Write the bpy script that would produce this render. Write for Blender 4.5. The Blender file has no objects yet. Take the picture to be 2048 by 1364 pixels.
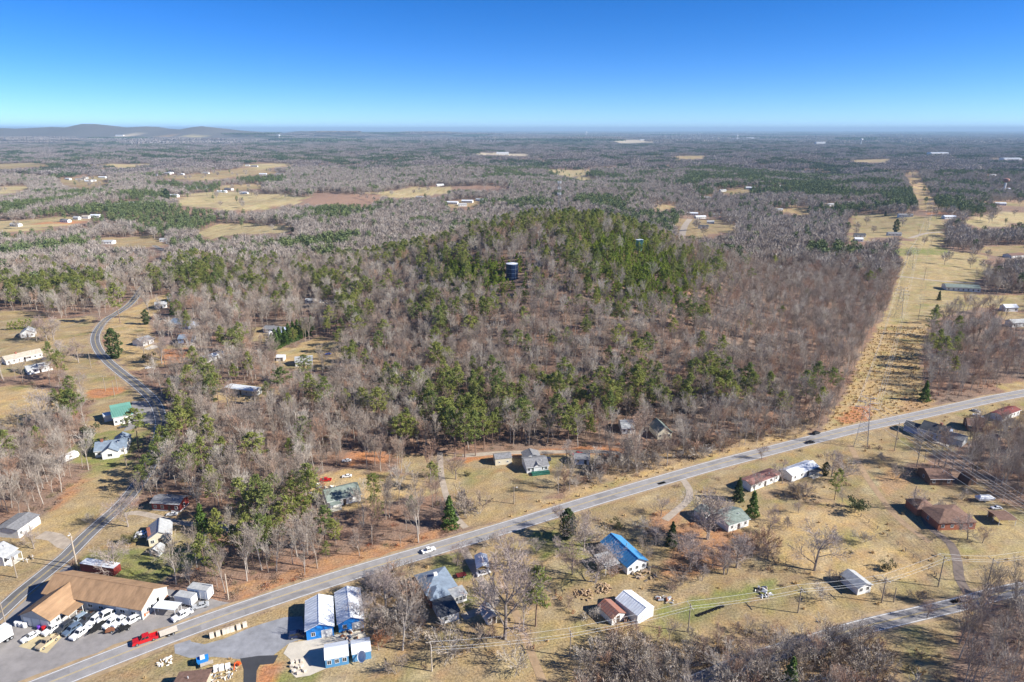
import bpy, math, random
import numpy as np
from mathutils import Vector, Matrix, Euler

random.seed(11)
rng = np.random.default_rng(11)
R = math.radians
SC = bpy.context.scene
C = SC.collection

# ------------------------------------------------------------------ camera, sky, sun, exposure
F, CX, CY, HOR, CAMH = 1365.0, 1024.0, 682.0, 258.0, 120.0
PITCH = math.atan((CY - HOR) / F)
cam_d = bpy.data.cameras.new('camera'); cam = bpy.data.objects.new('camera', cam_d); C.objects.link(cam)
cam.location = (0, 0, CAMH); cam.rotation_euler = (math.pi / 2 - PITCH, 0, 0)
cam_d.sensor_width = 36.0; cam_d.lens = 36.0 * F / 2048.0; cam_d.clip_start = 1.0; cam_d.clip_end = 200000.0
SC.camera = cam

SUN_EL, SUN_AZ = R(31.0), R(-12.7)          # azimuth measured from +x, counter-clockwise
sunv = Vector((math.cos(SUN_EL) * math.cos(SUN_AZ), math.cos(SUN_EL) * math.sin(SUN_AZ), math.sin(SUN_EL)))
world = bpy.data.worlds.new('World'); SC.world = world; world.use_nodes = True
wn, wl = world.node_tree.nodes, world.node_tree.links
wn.clear()
sky = wn.new('ShaderNodeTexSky'); sky.sky_type = 'NISHITA'; sky.sun_disc = False
sky.sun_elevation = SUN_EL; sky.sun_rotation = math.pi / 2 - SUN_AZ
sky.altitude = 300.0; sky.air_density = 0.5; sky.dust_density = 0.0; sky.ozone_density = 6.0
hs = wn.new('ShaderNodeHueSaturation'); hs.inputs['Saturation'].default_value = 1.22; hs.inputs['Hue'].default_value = 0.507
bg = wn.new('ShaderNodeBackground'); bg.inputs['Strength'].default_value = 0.092
wo = wn.new('ShaderNodeOutputWorld')
wl.new(sky.outputs[0], hs.inputs['Color']); wl.new(hs.outputs[0], bg.inputs['Color']); wl.new(bg.outputs[0], wo.inputs['Surface'])

sun_d = bpy.data.lights.new('sun', 'SUN'); sun_d.energy = 5.0; sun_d.angle = R(0.5); sun_d.color = (1.0, 0.95, 0.87)
sun = bpy.data.objects.new('sun', sun_d); C.objects.link(sun)
sun.rotation_euler = sunv.to_track_quat('Z', 'Y').to_euler(); sun.location = (0, 0, 400)

vs = SC.view_settings
SC.display_settings.display_device = 'sRGB'
vs.view_transform = 'Standard'; vs.look = 'None'; vs.gamma = 1.0; vs.use_curve_mapping = False
vs.exposure = 0.92
SC.cycles.use_denoising = True; SC.cycles.adaptive_threshold = 0.015
SC.cycles.max_bounces = 4; SC.cycles.diffuse_bounces = 2; SC.cycles.glossy_bounces = 2
SC.cycles.volume_bounces = 0; SC.cycles.transparent_max_bounces = 4

# ------------------------------------------------------------------ terrain and picture-to-ground
def smooth(a, b, t):
    t = np.clip((t - a) / (b - a), 0, 1); return t * t * (3 - 2 * t)
_ph = np.random.default_rng(5).uniform(0, 6.28, (14, 2))
def swell(x, y, wl0, n0, n=5):
    s = 0
    for i in range(n):
        a = _ph[n0 + i, 0]; k = 2 * math.pi / (wl0 * (1.0 - 0.13 * i))
        s = s + np.sin(k * (x * math.cos(a) + y * math.sin(a)) + _ph[n0 + i, 1])
    return s / n
def terrain(x, y):
    x = np.asarray(x, float); y = np.asarray(y, float)
    dx, dy = x - 45, y - 562
    rx = np.where(dx < 0, 220.0, 200.0); ry = np.where(dy < 0, 322.0, 330.0)
    r = np.sqrt((dx / rx) ** 2 + (dy / ry) ** 2)
    z = np.where(r < 1, 42 * (0.5 + 0.5 * np.cos(np.pi * np.minimum(r, 1))), 0)
    d = np.hypot(x, y)
    m = smooth(420, 1100, d)
    z = z + m * (-15 + 15 * swell(x, y, 900, 0) + 5 * swell(x, y, 330, 5, 4)) + smooth(3000, 9000, d) * 14 * swell(x, y, 4200, 2)
    def ridge(x0, y0, ax, ay, h):
        return h * np.exp(-(((x - x0) / ax) ** 2 + ((y - y0) / ay) ** 2))
    # low blue ridges far off at the left
    for x0, y0, ax, ay, h in ((-7350, 8600, 360, 600, 90), (-6500, 9000, 380, 560, 105), (-5900, 9100, 280, 520, 80), (-5350, 9200, 330, 520, 128), (-4700, 9300, 360, 500, 100), (-4050, 9400, 330, 480, 112), (-3550, 9700, 460, 500, 90),
                              (-8600, 10600, 1000, 700, 150), (-7350, 9900, 500, 600, 110), (-3100, 11600, 1000, 700, 125), (-1900, 12800, 1100, 700, 95), (-1400, 14500, 1700, 1000, 45), (-6500, 7400, 2600, 700, 40), (-5500, 9100, 2300, 700, 100)):
        z = z + 0.85 * ridge(x0, y0, ax, ay, h)
    return z
def project(x, y, z):
    sp, cp = math.sin(PITCH), math.cos(PITCH)
    zz = z - CAMH
    depth = y * cp - zz * sp; up = y * sp + zz * cp
    depth = np.maximum(depth, 1.0)
    return CX + F * x / depth, CY - F * up / depth
def ground(px, py):
    sp, cp = math.sin(PITCH), math.cos(PITCH)
    dx, u = (px - CX) / F, -(py - CY) / F
    dy = cp + u * sp; dz = -sp + u * cp
    if dz > -1e-4: dz = -1e-4
    t = 60.0
    step = 4.0
    for _ in range(20000):
        z = CAMH + dz * t
        g = float(terrain(dx * t, dy * t))
        if z <= g: break
        t += max(0.5, (z - g) * 0.6) if dz > -0.2 else max(0.2, (z - g) * 0.9)
        if z - g < 0.02 or t > 60000: break
    return Vector((dx * t, dy * t, float(terrain(dx * t, dy * t))))
ZM = {1: (0, 1100, 5.12), 2: (350, 1100, 5.12), 3: (700, 1080, 5.12), 4: (1100, 1050, 5.12), 5: (1500, 1050, 3.737), 6: (1400, 850, 3.16),
      7: (900, 850, 3.7236), 8: (500, 850, 4.551), 11: (0, 850, 4.096), 12: (0, 600, 4.096), 13: (300, 550, 4.547), 14: (700, 420, 2.926),
      15: (1400, 380, 2.903), 16: (0, 220, 2.926), 17: (1650, 330, 5.146), 18: (1560, 640, 5.247), 19: (1780, 760, 7.578), 20: (1600, 440, 6.82), 0: (0, 0, 1)}
def P(n, x, y):
    a, b, s = ZM[n]; return (a + x / s, b + y / s)
def G(n, x, y): return ground(*P(n, x, y))

def in_poly(X, Y, poly):
    X = np.asarray(X); Y = np.asarray(Y)
    inside = np.zeros(X.shape, bool); n = len(poly); j = n - 1
    for i in range(n):
        xi, yi = poly[i]; xj, yj = poly[j]
        c = ((yi > Y) != (yj > Y)) & (X < (xj - xi) * (Y - yi) / (yj - yi + 1e-12) + xi)
        inside ^= c; j = i
    return inside
def poly_dist(X, Y, line):
    d = np.full(np.shape(X), 1e9)
    for (x0, y0), (x1, y1) in zip(line[:-1], line[1:]):
        vx, vy = x1 - x0, y1 - y0; L = vx * vx + vy * vy + 1e-9
        t = np.clip(((X - x0) * vx + (Y - y0) * vy) / L, 0, 1)
        d = np.minimum(d, np.hypot(X - x0 - t * vx, Y - y0 - t * vy))
    return d

# ------------------------------------------------------------------ materials
MATS = {}
def pm(name, col, rough=0.85, var=0.14, scale=0.6, rand=0.0, metal=0.0, stretch=None, col2=None, bump=0.0, spec=0.3):
    """plain procedural material: base colour broken up by noise, optional second colour and per-object variation"""
    m = bpy.data.materials.new(name); m.use_nodes = True
    n, l = m.node_tree.nodes, m.node_tree.links
    b = n['Principled BSDF']; b.inputs['Roughness'].default_value = rough; b.inputs['Metallic'].default_value = metal
    b.inputs['Specular IOR Level'].default_value = spec
    tc = n.new('ShaderNodeTexCoord'); mp = n.new('ShaderNodeMapping')
    mp.inputs['Scale'].default_value = stretch or (1, 1, 1)
    nz = n.new('ShaderNodeTexNoise'); nz.inputs['Scale'].default_value = scale; nz.inputs['Detail'].default_value = 5; nz.inputs['Roughness'].default_value = 0.65
    l.new(tc.outputs['Object'], mp.inputs['Vector']); l.new(mp.outputs[0], nz.inputs['Vector'])
    cr = n.new('ShaderNodeValToRGB')
    c2 = col2 or tuple(c * (1 + var) for c in col); c1 = tuple(c * (1 - var) for c in col)
    cr.color_ramp.elements[0].position = 0.32; cr.color_ramp.elements[1].position = 0.68
    cr.color_ramp.elements[0].color = (*c1, 1); cr.color_ramp.elements[1].color = (*c2, 1)
    l.new(nz.outputs['Fac'], cr.inputs['Fac'])
    out = cr.outputs['Color']
    if rand:
        oi = n.new('ShaderNodeObjectInfo'); mr = n.new('ShaderNodeMapRange')
        mr.inputs['To Min'].default_value = 1 - rand; mr.inputs['To Max'].default_value = 1 + rand
        l.new(oi.outputs['Random'], mr.inputs['Value'])
        h = n.new('ShaderNodeHueSaturation'); l.new(out, h.inputs['Color']); l.new(mr.outputs[0], h.inputs['Value']); out = h.outputs['Color']
    l.new(out, b.inputs['Base Color'])
    if bump:
        bp = n.new('ShaderNodeBump'); bp.inputs['Strength'].default_value = bump; bp.inputs['Distance'].default_value = 0.1
        l.new(nz.outputs['Fac'], bp.inputs['Height']); l.new(bp.outputs[0], b.inputs['Normal'])
    MATS[name] = m; return m
def tree_mat(name, cols, rough=0.9, trans=0.0):
    """foliage / twig colour that differs from one tree to the next and inside a crown"""
    m = bpy.data.materials.new(name); m.use_nodes = True
    n, l = m.node_tree.nodes, m.node_tree.links
    b = n['Principled BSDF']; b.inputs['Roughness'].default_value = rough; b.inputs['Specular IOR Level'].default_value = 0.15
    oi = n.new('ShaderNodeObjectInfo'); cr = n.new('ShaderNodeValToRGB'); e = cr.color_ramp.elements
    while len(e) < len(cols): e.new(0.5)
    for i, c in enumerate(cols):
        e[i].position = i / max(1, len(cols) - 1); e[i].color = (*c, 1)
    l.new(oi.outputs['Random'], cr.inputs['Fac'])
    tc = n.new('ShaderNodeTexCoord'); nz = n.new('ShaderNodeTexNoise'); nz.inputs['Scale'].default_value = 0.45; nz.inputs['Detail'].default_value = 3
    l.new(tc.outputs['Object'], nz.inputs['Vector'])
    mr = n.new('ShaderNodeMapRange'); mr.inputs['From Min'].default_value = 0.3; mr.inputs['From Max'].default_value = 0.7
    mr.inputs['To Min'].default_value = 0.72; mr.inputs['To Max'].default_value = 1.28; l.new(nz.outputs['Fac'], mr.inputs['Value'])
    h = n.new('ShaderNodeHueSaturation'); l.new(cr.outputs['Color'], h.inputs['Color']); l.new(mr.outputs[0], h.inputs['Value'])
    l.new(h.outputs['Color'], b.inputs['Base Color'])
    if trans:
        t = n.new('ShaderNodeBsdfTranslucent'); l.new(h.outputs['Color'], t.inputs['Color'])
        mx = n.new('ShaderNodeMixShader'); mx.inputs['Fac'].default_value = trans
        l.new(b.outputs[0], mx.inputs[1]); l.new(t.outputs[0], mx.inputs[2]); l.new(mx.outputs[0], n['Material Output'].inputs['Surface'])
    MATS[name] = m; return m

pm('white_paint', (0.74, 0.74, 0.72), 0.6, 0.06); pm('cream_paint', (0.66, 0.60, 0.45), 0.7, 0.06); pm('grey_siding', (0.42, 0.44, 0.45), 0.7, 0.08)
pm('blue_grey_siding', (0.33, 0.40, 0.55), 0.7, 0.08); pm('tan_siding', (0.45, 0.38, 0.28), 0.7, 0.1); pm('red_paint', (0.22, 0.035, 0.03), 0.6, 0.12)
pm('brick', (0.36, 0.13, 0.075), 0.9, 0.2, 3.0); pm('blue_metal', (0.02, 0.22, 0.62), 0.45, 0.08); pm('blue_siding', (0.10, 0.29, 0.50), 0.6, 0.08)
pm('green_paint', (0.03, 0.14, 0.10), 0.7, 0.1); pm('brown_siding', (0.16, 0.09, 0.06), 0.8, 0.15); pm('block_wall', (0.50, 0.49, 0.46), 0.9, 0.1)
S = (0.5, 0.5, 0.5)
pm('roof_tan', (0.36, 0.225, 0.125), 0.8, 0.26, 0.5, stretch=(1.4, 0.35, 1), bump=0.1); pm('roof_white_metal', (0.70, 0.73, 0.76), 0.4, 0.16, 0.7, stretch=(0.4, 1.5, 1))
pm('roof_light_grey', (0.40, 0.41, 0.41), 0.85, 0.19, 1.2); pm('roof_grey', (0.22, 0.22, 0.225), 0.9, 0.26, 1.4); pm('roof_dark', (0.07, 0.075, 0.085), 0.85, 0.32, 1.2)
pm('roof_slate_blue', (0.20, 0.25, 0.31), 0.6, 0.22, 0.8); pm('roof_blue_metal', (0.07, 0.27, 0.52), 0.4, 0.13, 0.6); pm('roof_green_metal', (0.15, 0.34, 0.27), 0.45, 0.10, 0.4)
pm('roof_grey_green', (0.20, 0.24, 0.21), 0.9, 0.32, 1.0); pm('roof_rust', (0.46, 0.30, 0.26), 0.7, 0.40, 0.8, col2=(0.36, 0.12, 0.06), stretch=(2.5, 0.4, 1))
pm('roof_brown', (0.19, 0.115, 0.085), 0.9, 0.29, 1.2); pm('roof_beige', (0.46, 0.40, 0.32), 0.9, 0.19, 1.0); pm('roof_red', (0.20, 0.055, 0.045), 0.7, 0.24, 0.8)
pm('roof_faded_red', (0.26, 0.13, 0.11), 0.8, 0.32, 0.8); pm('trim_white', (0.78, 0.78, 0.76), 0.6, 0.03); pm('glass', (0.02, 0.025, 0.03), 0.12, 0.1, spec=0.6); pm('door_dark', (0.09, 0.07, 0.06), 0.6, 0.1); pm('door_white', (0.72, 0.72, 0.70), 0.6, 0.04)
pm('chimney_brick', (0.30, 0.12, 0.08), 0.9, 0.2, 4.0)
for nm, cc in (('white', (0.78, 0.78, 0.77)), ('black', (0.012, 0.012, 0.014)), ('red', (0.50, 0.012, 0.016)), ('silver', (0.42, 0.43, 0.44)), ('tan', (0.48, 0.38, 0.24)),
               ('dark_grey', (0.05, 0.055, 0.065)), ('slate_blue', (0.12, 0.17, 0.24)), ('navy', (0.012, 0.025, 0.08)), ('light_blue', (0.30, 0.38, 0.45)), ('blue', (0.02, 0.09, 0.5))):
    pm('car_' + nm, cc, 0.35, 0.03, 0.3, spec=0.5)
pm('rubber', (0.018, 0.018, 0.018), 0.9, 0.2); pm('steel', (0.36, 0.37, 0.38), 0.5, 0.1, metal=0.4); pm('galvanised', (0.62, 0.63, 0.64), 0.5, 0.1, metal=0.2); pm('rust', (0.25, 0.10, 0.05), 0.9, 0.25, 2.0)
pm('pole_wood', (0.30, 0.25, 0.20), 0.9, 0.15, 1.5); pm('bleached_wood', (0.52, 0.44, 0.34), 0.9, 0.15, 1.5); pm('wire', (0.70, 0.70, 0.68), 0.5, 0.05); pm('wire_dark', (0.10, 0.10, 0.10), 0.6, 0.05)
pm('concrete', (0.55, 0.52, 0.45), 0.9, 0.12, 0.4); pm('limestone', (0.66, 0.58, 0.47), 0.9, 0.08, 1.0); pm('tank_blue', (0.009, 0.024, 0.075), 0.4, 0.08, 0.5); pm('tank_green', (0.20, 0.45, 0.32), 0.5, 0.06, 0.3)
pm('tank_roof', (0.62, 0.66, 0.72), 0.5, 0.06, 0.5); pm('orange_paint', (0.75, 0.10, 0.02), 0.5, 0.05); pm('purple_plastic', (0.14, 0.05, 0.40), 0.5, 0.05); pm('log', (0.42, 0.30, 0.19), 0.9, 0.25, 2.0, rand=0.3)
pm('clay', (0.44, 0.19, 0.085), 0.95, 0.18, 0.25, bump=0.3)

# ------------------------------------------------------------------ mesh builder and scene tree
class MB:
    def __init__(s): s.v = []; s.f = []; s.m = []
    def add(s, vs, fs, mi=0):
        b = len(s.v); s.v += [tuple(v) for v in vs]; s.f += [tuple(i + b for i in f) for f in fs]; s.m += [mi] * len(fs); return s
    def box(s, x0, x1, y0, y1, z0, z1, mi=0):
        return s.add([(x0, y0, z0), (x1, y0, z0), (x1, y1, z0), (x0, y1, z0), (x0, y0, z1), (x1, y0, z1), (x1, y1, z1), (x0, y1, z1)],
                     [(0, 3, 2, 1), (4, 5, 6, 7), (0, 1, 5, 4), (1, 2, 6, 5), (2, 3, 7, 6), (3, 0, 4, 7)], mi)
    def frustum(s, r0, r1, mi=0):   # r = (x0,x1,y0,y1,z)
        a, b = r0, r1
        return s.add([(a[0], a[2], a[4]), (a[1], a[2], a[4]), (a[1], a[3], a[4]), (a[0], a[3], a[4]), (b[0], b[2], b[4]), (b[1], b[2], b[4]), (b[1], b[3], b[4]), (b[0], b[3], b[4])],
                     [(0, 3, 2, 1), (4, 5, 6, 7), (0, 1, 5, 4), (1, 2, 6, 5), (2, 3, 7, 6), (3, 0, 4, 7)], mi)
    def tube(s, a, b, ra, rb, n=6, mi=0, cap=True):
        a = Vector(a); b = Vector(b); d = (b - a)
        if d.length < 1e-6: return s
        d.normalize(); u = d.orthogonal().normalized(); w = d.cross(u)
        vs = []
        for p, r in ((a, ra), (b, rb)):
            for i in range(n):
                t = 2 * math.pi * i / n; vs.append(p + (u * math.cos(t) + w * math.sin(t)) * r)
        fs = [(i, (i + 1) % n, n + (i + 1) % n, n + i) for i in range(n)]
        if cap: fs += [tuple(range(n - 1, -1, -1)), tuple(range(n, 2 * n))]
        return s.add(vs, fs, mi)
    def extrude(s, prof, axis, a, b, mi=0):   # closed 2-D profile run along x ('x': profile is y,z) or y ('y': profile is x,z)
        n = len(prof)
        f = (lambda q, t: (t, q[0], q[1])) if axis == 'x' else (lambda q, t: (q[0], t, q[1]))
        vs = [f(q, a) for q in prof] + [f(q, b) for q in prof]
        fs = [(i, (i + 1) % n, n + (i + 1) % n, n + i) for i in range(n)] + [tuple(range(n - 1, -1, -1)), tuple(range(n, 2 * n))]
        return s.add(vs, fs, mi)
    def strip(s, a, b, w0, w1, side, mi=0):
        a = Vector(a); b = Vector(b); return s.add([a - side * w0, a + side * w0, b + side * w1, b - side * w1], [(0, 1, 2, 3)], mi)
    def mesh(s, name, mats, smooth=False, fix=True):
        me = bpy.data.meshes.new(name); me.from_pydata(s.v, [], s.f)
        for m in (mats if isinstance(mats, (list, tuple)) else [mats]): me.materials.append(MATS[m] if isinstance(m, str) else m)
        if len(set(s.m)) > 1: me.polygons.foreach_set('material_index', s.m)
        if fix:
            import bmesh
            bm = bmesh.new(); bm.from_mesh(me); bmesh.ops.recalc_face_normals(bm, faces=bm.faces); bm.to_mesh(me); bm.free()
        if smooth: me.polygons.foreach_set('use_smooth', [True] * len(me.polygons))
        me.update(); return me
    def build(s, name, mats, parent=None, smooth=False, fix=True):
        return put(name, s.mesh(name, mats, smooth, fix), parent)
def put(name, me, parent=None, loc=None, rz=None, scale=None, kind=None):
    o = bpy.data.objects.new(name, me); C.objects.link(o)
    if parent is not None: o.parent = parent
    if loc is not None: o.location = loc
    if rz is not None: o.rotation_euler = (0, 0, rz)
    if scale is not None: o.scale = scale if isinstance(scale, (tuple, list)) else (scale,) * 3
    if kind: o['kind'] = kind
    return o
def tag(o, label, cat, group=None):
    o['label'] = label; o['category'] = cat
    if group: o['group'] = group
    return o
def thing(name, label, cat, loc, rz=0.0, group=None):
    o = bpy.data.objects.new(name, None); C.objects.link(o); o.location = loc; o.rotation_euler = (0, 0, rz); o.empty_display_size = 0.5
    return tag(o, label, cat, group)
CACHE = {}
def cached(key, fn):
    if key not in CACHE: CACHE[key] = fn()
    return CACHE[key]
def nth(i): return 'leftmost' if i == 0 else f"{i + 1}{'th' if 10 <= (i + 1) % 100 <= 20 else {1: 'st', 2: 'nd', 3: 'rd'}.get((i + 1) % 10, 'th')} from left"
FOOT = []        # footprints (x, y, radius) kept free of trees
# ------------------------------------------------------------------ land cover (outlines given as seen, laid out on the ground)
COL = {'litter': (0.245, 0.165, 0.118), 'tan': (0.32, 0.24, 0.128), 'gold': (0.45, 0.32, 0.155), 'thicket': (0.34, 0.24, 0.14), 'green': (0.20, 0.215, 0.065), 'clay': (0.43, 0.20, 0.095),
       'red_field': (0.29, 0.185, 0.13), 'sand': (0.52, 0.43, 0.30), 'leaf': (0.37, 0.20, 0.105), 'pale': (0.44, 0.36, 0.19), 'mown': (0.37, 0.295, 0.145), 'dirt': (0.38, 0.245, 0.13)}
COVER = [
 ('tan', [(-300, 1700), (-300, 1530), (-60, 1448), (110, 1382), (240, 1328), (400, 1266), (545, 1214), (701, 1162), (1007, 1070), (1168, 1019), (1437, 938), (1617, 890), (1780, 851), (1912, 820), (1990, 803), (2300, 735), (2300, 1700)]),
 # strip of leaf-strewn bank on the far side of the main road
 ('leaf', [(470, 1205), (545, 1180), (701, 1130), (900, 1068), (905, 1040), (880, 1055), (780, 1085), (640, 1120), (470, 1170)]),
 ('gold', [(905, 1052), (1007, 1042), (1168, 994), (1437, 918), (1620, 870), (1630, 860), (1560, 876), (1430, 908), (1290, 944), (1160, 978), (1060, 1012), (960, 1040)]),
 ('thicket', [(1115, 955), (1160, 925), (1260, 908), (1330, 888), (1450, 872), (1560, 850), (1635, 838), (1630, 858), (1560, 876), (1430, 908), (1290, 944), (1165, 980), (1110, 990)]),
 ('thicket', [P(6, 340, 400), P(6, 560, 395), P(6, 700, 425), P(6, 850, 480), P(6, 1010, 545), P(6, 950, 565), P(6, 800, 505), P(6, 650, 485), P(6, 480, 475), P(6, 380, 455)]),
 ('thicket', [P(6, 370, 740), P(6, 500, 740), P(6, 560, 820), P(6, 430, 850), P(6, 330, 810)]),
 ('thicket', [P(6, 1330, 235), P(6, 1440, 240), P(6, 1520, 280), P(6, 1470, 300), P(6, 1370, 280)]),
 ('thicket', [P(6, 830, 660), P(6, 1040, 640), P(6, 1180, 740), P(6, 1150, 760), P(6, 1020, 690), P(6, 840, 700)]),
 ('tan', [(800, 905), (880, 912), (960, 905), (1100, 900), (1240, 905), (1190, 930), (1130, 962), (1090, 1000), (1010, 1040), (940, 1055), (905, 1010), (870, 965), (815, 955)]),
 ('clay', [(905, 915), (1060, 902), (1190, 892), (1250, 900), (1240, 910), (1060, 910), (930, 922)]),
 ('gold', [(610, 985), (640, 950), (700, 935), (790, 950), (850, 960), (875, 990), (790, 1000), (735, 1010), (690, 1022), (640, 1018)]),
 ('clay', [(690, 905), (770, 900), (780, 925), (700, 928)]),
 # left side
 ('tan', [(-60, 1250), (-60, 1060), (40, 1050), (93, 1026), (127, 987), (159, 960), (171, 943), (200, 935), (270, 930), (268, 985), (245, 1005), (120, 1122), (40, 1182)]),
 ('leaf', [(100, 1020), (127, 985), (159, 958), (178, 958), (150, 985), (112, 1020)]),
 ('green', [(128, 905), (160, 880), (170, 868), (240, 862), (300, 865), (290, 890), (262, 905), (265, 935), (180, 940), (165, 930)]),
 ('tan', [(248, 1012), (300, 1005), (390, 1030), (470, 1020), (500, 1040), (420, 1080), (400, 1130), (330, 1160), (240, 1168), (140, 1138)]),
 ('green', [(165, 1110), (230, 1100), (400, 1090), (390, 1130), (330, 1160), (240, 1165), (170, 1135)]),
 ('tan', [(185, 800), (250, 770), (285, 790), (330, 850), (300, 870), (200, 862), (172, 850)]),
 ('tan', [(-60, 640), (90, 640), (190, 632), (185, 700), (200, 725), (270, 785), (200, 812), (150, 790), (110, 740), (-60, 765)]),
 ('gold', [(-60, 775), (60, 770), (130, 790), (110, 830), (60, 850), (-60, 865)]),
 ('clay', [(170, 785), (230, 770), (250, 785), (190, 800)]),
 ('gold', [(235, 627), (330, 588), (352, 598), (290, 640), (320, 690), (370, 690), (380, 720), (330, 735), (260, 740), (220, 705), (205, 660)]),
 ('clay', [(320, 700), (375, 695), (372, 725), (325, 730)]),
 ('gold', [(585, 695), (640, 672), (690, 690), (680, 722), (640, 742), (560, 738), (545, 700)]),
 ('gold', [(420, 775), (530, 768), (565, 785), (520, 806), (430, 802)]), ('tan', [(500, 655), (575, 650), (585, 680), (545, 690), (505, 682)]),
 ('tan', [(-60, 618), (90, 625), (100, 650), (-60, 668)]), ('clay', [(600, 595), (660, 598), (655, 615), (600, 612)]),
 # power-line corridor
 ('gold', [(1636, 876), (1690, 790), (1735, 690), (1770, 630), (1862, 640), (1838, 720), (1852, 790), (1880, 815), (1780, 838), (1700, 858)]),
 ('clay', [(1680, 835), (1700, 812), (1740, 808), (1735, 840), (1690, 848)]), ('dirt', [(1800, 790), (1850, 800), (1880, 815), (1810, 828)]),
 ('mown', [(1762, 648), (1785, 590), (1800, 540), (1812, 470), (1690, 485), (1700, 430), (1790, 428), (1893, 433), (1885, 500), (1960, 510), (2000, 545), (1950, 560), (1950, 590), (2100, 590), (2100, 625), (1960, 614), (1862, 640)]),
 ('green', [(1790, 498), (1880, 494), (1878, 508), (1795, 512)]),
 ('tan', [(1960, 492), (2100, 490), (2100, 515), (1990, 512)]), ('gold', [(1990, 770), (2100, 755), (2100, 785), (2010, 788)]), ('tan', [(1990, 622), (2100, 630), (2100, 668), (2020, 652)]),
 # wood floors south of the road
 ('litter', [(1800, 945), (1850, 915), (1900, 905), (1960, 872), (2300, 790), (2300, 1060), (1990, 1005), (1960, 962), (1880, 968)]),
 ('litter', [(1960, 1215), (2300, 1150), (2300, 1700), (1930, 1700), (1900, 1290)]),
 ('thicket', [(1100, 1600), (1170, 1310), (1260, 1268), (1400, 1280), (1500, 1268), (1600, 1268), (1700, 1262), (1715, 1275), (1740, 1300), (1800, 1330), (1900, 1600)]),
 ('thicket', [(735, 1270), (725, 1180), (760, 1160), (840, 1165), (850, 1260), (800, 1290)]),
 ('gold', [(1530, 1040), (1620, 1010), (1710, 1015), (1770, 1050), (1860, 1150), (1790, 1165), (1640, 1150), (1540, 1110)]),
 ('green', [(1050, 1070), (1120, 1060), (1180, 1085), (1180, 1120), (1060, 1105)]), ('green', [(860, 1110), (930, 1100), (960, 1160), (880, 1165)]), ('green', [(915, 1180), (970, 1190), (965, 1215), (920, 1220)]),
 ('green', [(1310, 1220), (1420, 1185), (1560, 1160), (1560, 1180), (1430, 1225), (1330, 1250)]), ('mown', [(1900, 1060), (2020, 1040), (2100, 1040), (2100, 1110), (1930, 1120)]),
 ('leaf', [(1395, 1040), (1480, 1055), (1520, 1100), (1440, 1130), (1380, 1160), (1330, 1140), (1340, 1080)]), ('leaf', [(1300, 1030), (1360, 1020), (1370, 1060), (1300, 1070)]),
 ('dirt', [(1755, 955), (1785, 940), (1830, 940), (1830, 955), (1790, 985), (1765, 990)]), ('clay', [(515, 1330), (535, 1325), (562, 1330), (566, 1400), (513, 1400)]),
 ('green', [(562, 1340), (640, 1340), (640, 1400), (562, 1400)]),
 # fields in the middle distance
 ('pale', [(362, 400), (380, 386), (500, 383), (612, 394), (606, 404), (520, 421), (460, 421), (345, 409)]), ('red_field', [(606, 402), (612, 394), (640, 385), (768, 390), (745, 409), (620, 410)]),
 ('pale', [(735, 387), (830, 375), (905, 373), (895, 386), (790, 397), (770, 390)]), ('red_field', [(900, 372), (1020, 372), (1015, 378), (905, 380)]), ('pale', [(388, 462), (470, 448), (592, 450), (586, 466), (500, 468), (410, 478)]),
 ('pale', [(-60, 448), (150, 432), (195, 440), (130, 453), (40, 462), (-60, 466)]), ('clay', [(50, 447), (150, 440), (185, 442), (120, 452)]), ('tan', [(195, 478), (300, 470), (330, 490), (280, 495), (210, 492)]),
 ('pale', [(1925, 442), (2000, 425), (2100, 428), (2100, 442), (1950, 457)]), ('gold', [(1545, 420), (1600, 411), (1627, 421), (1600, 431)]), ('tan', [(1355, 440), (1440, 438), (1482, 458), (1420, 472), (1352, 480)]),
 ('gold', [(1832, 412), (1865, 395), (1888, 428), (1852, 432)]), ('clay', [(1838, 425), (1880, 418), (1884, 428), (1852, 432)]), ('gold', [(1808, 345), (1836, 345), (1868, 397), (1836, 400)]),
 ('tan', [(115, 360), (215, 352), (220, 366), (180, 378), (130, 372)]), ('tan', [(290, 355), (420, 345), (520, 332), (560, 345), (500, 352), (400, 362)]), ('pale', [(-60, 378), (50, 370), (62, 378), (10, 388), (-60, 392)]),
 ('tan', [(430, 372), (520, 368), (530, 378), (450, 383)]), ('tan', [(890, 402), (960, 400), (965, 412), (905, 416)]), ('tan', [(-60, 330), (60, 326), (110, 330), (40, 336), (-60, 340)]),
 ('pale', [(480, 330), (560, 326), (600, 332), (520, 338)]), ('sand', [(1222, 281), (1330, 278), (1322, 285), (1240, 287)]), ('tan', [(1340, 312), (1420, 311), (1410, 317), (1350, 318)]),
 ('sand', [(950, 305), (1060, 308), (1060, 312), (960, 309)]), ('tan', [(1440, 380), (1500, 376), (1500, 384), (1450, 388)]), ('tan', [(1980, 405), (2100, 400), (2100, 412), (2000, 412)]),
 ('tan', [(1300, 412), (1360, 408), (1350, 418), (1310, 420)]), ('sand', [(210, 272), (260, 270), (255, 275), (215, 276)]), ('tan', [(1700, 320), (1790, 318), (1780, 324), (1715, 325)]),
]
def fbm(x, y, s, seed=0):
    r = np.random.default_rng(100 + seed); v = 0; a = 1.0
    for k in range(5):
        for _ in range(3):
            t, p = r.uniform(0, 6.28), r.uniform(0, 6.28); f = 2 * math.pi / s * (1.9 ** k) * r.uniform(0.8, 1.25)
            v = v + a / 3 * np.sin(f * (x * math.cos(t) + y * math.sin(t)) + p + 1.3 * np.sin(0.6 * f * (x * math.sin(t) - y * math.cos(t)) + p * 2))
        a *= 0.55
    return v
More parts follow.
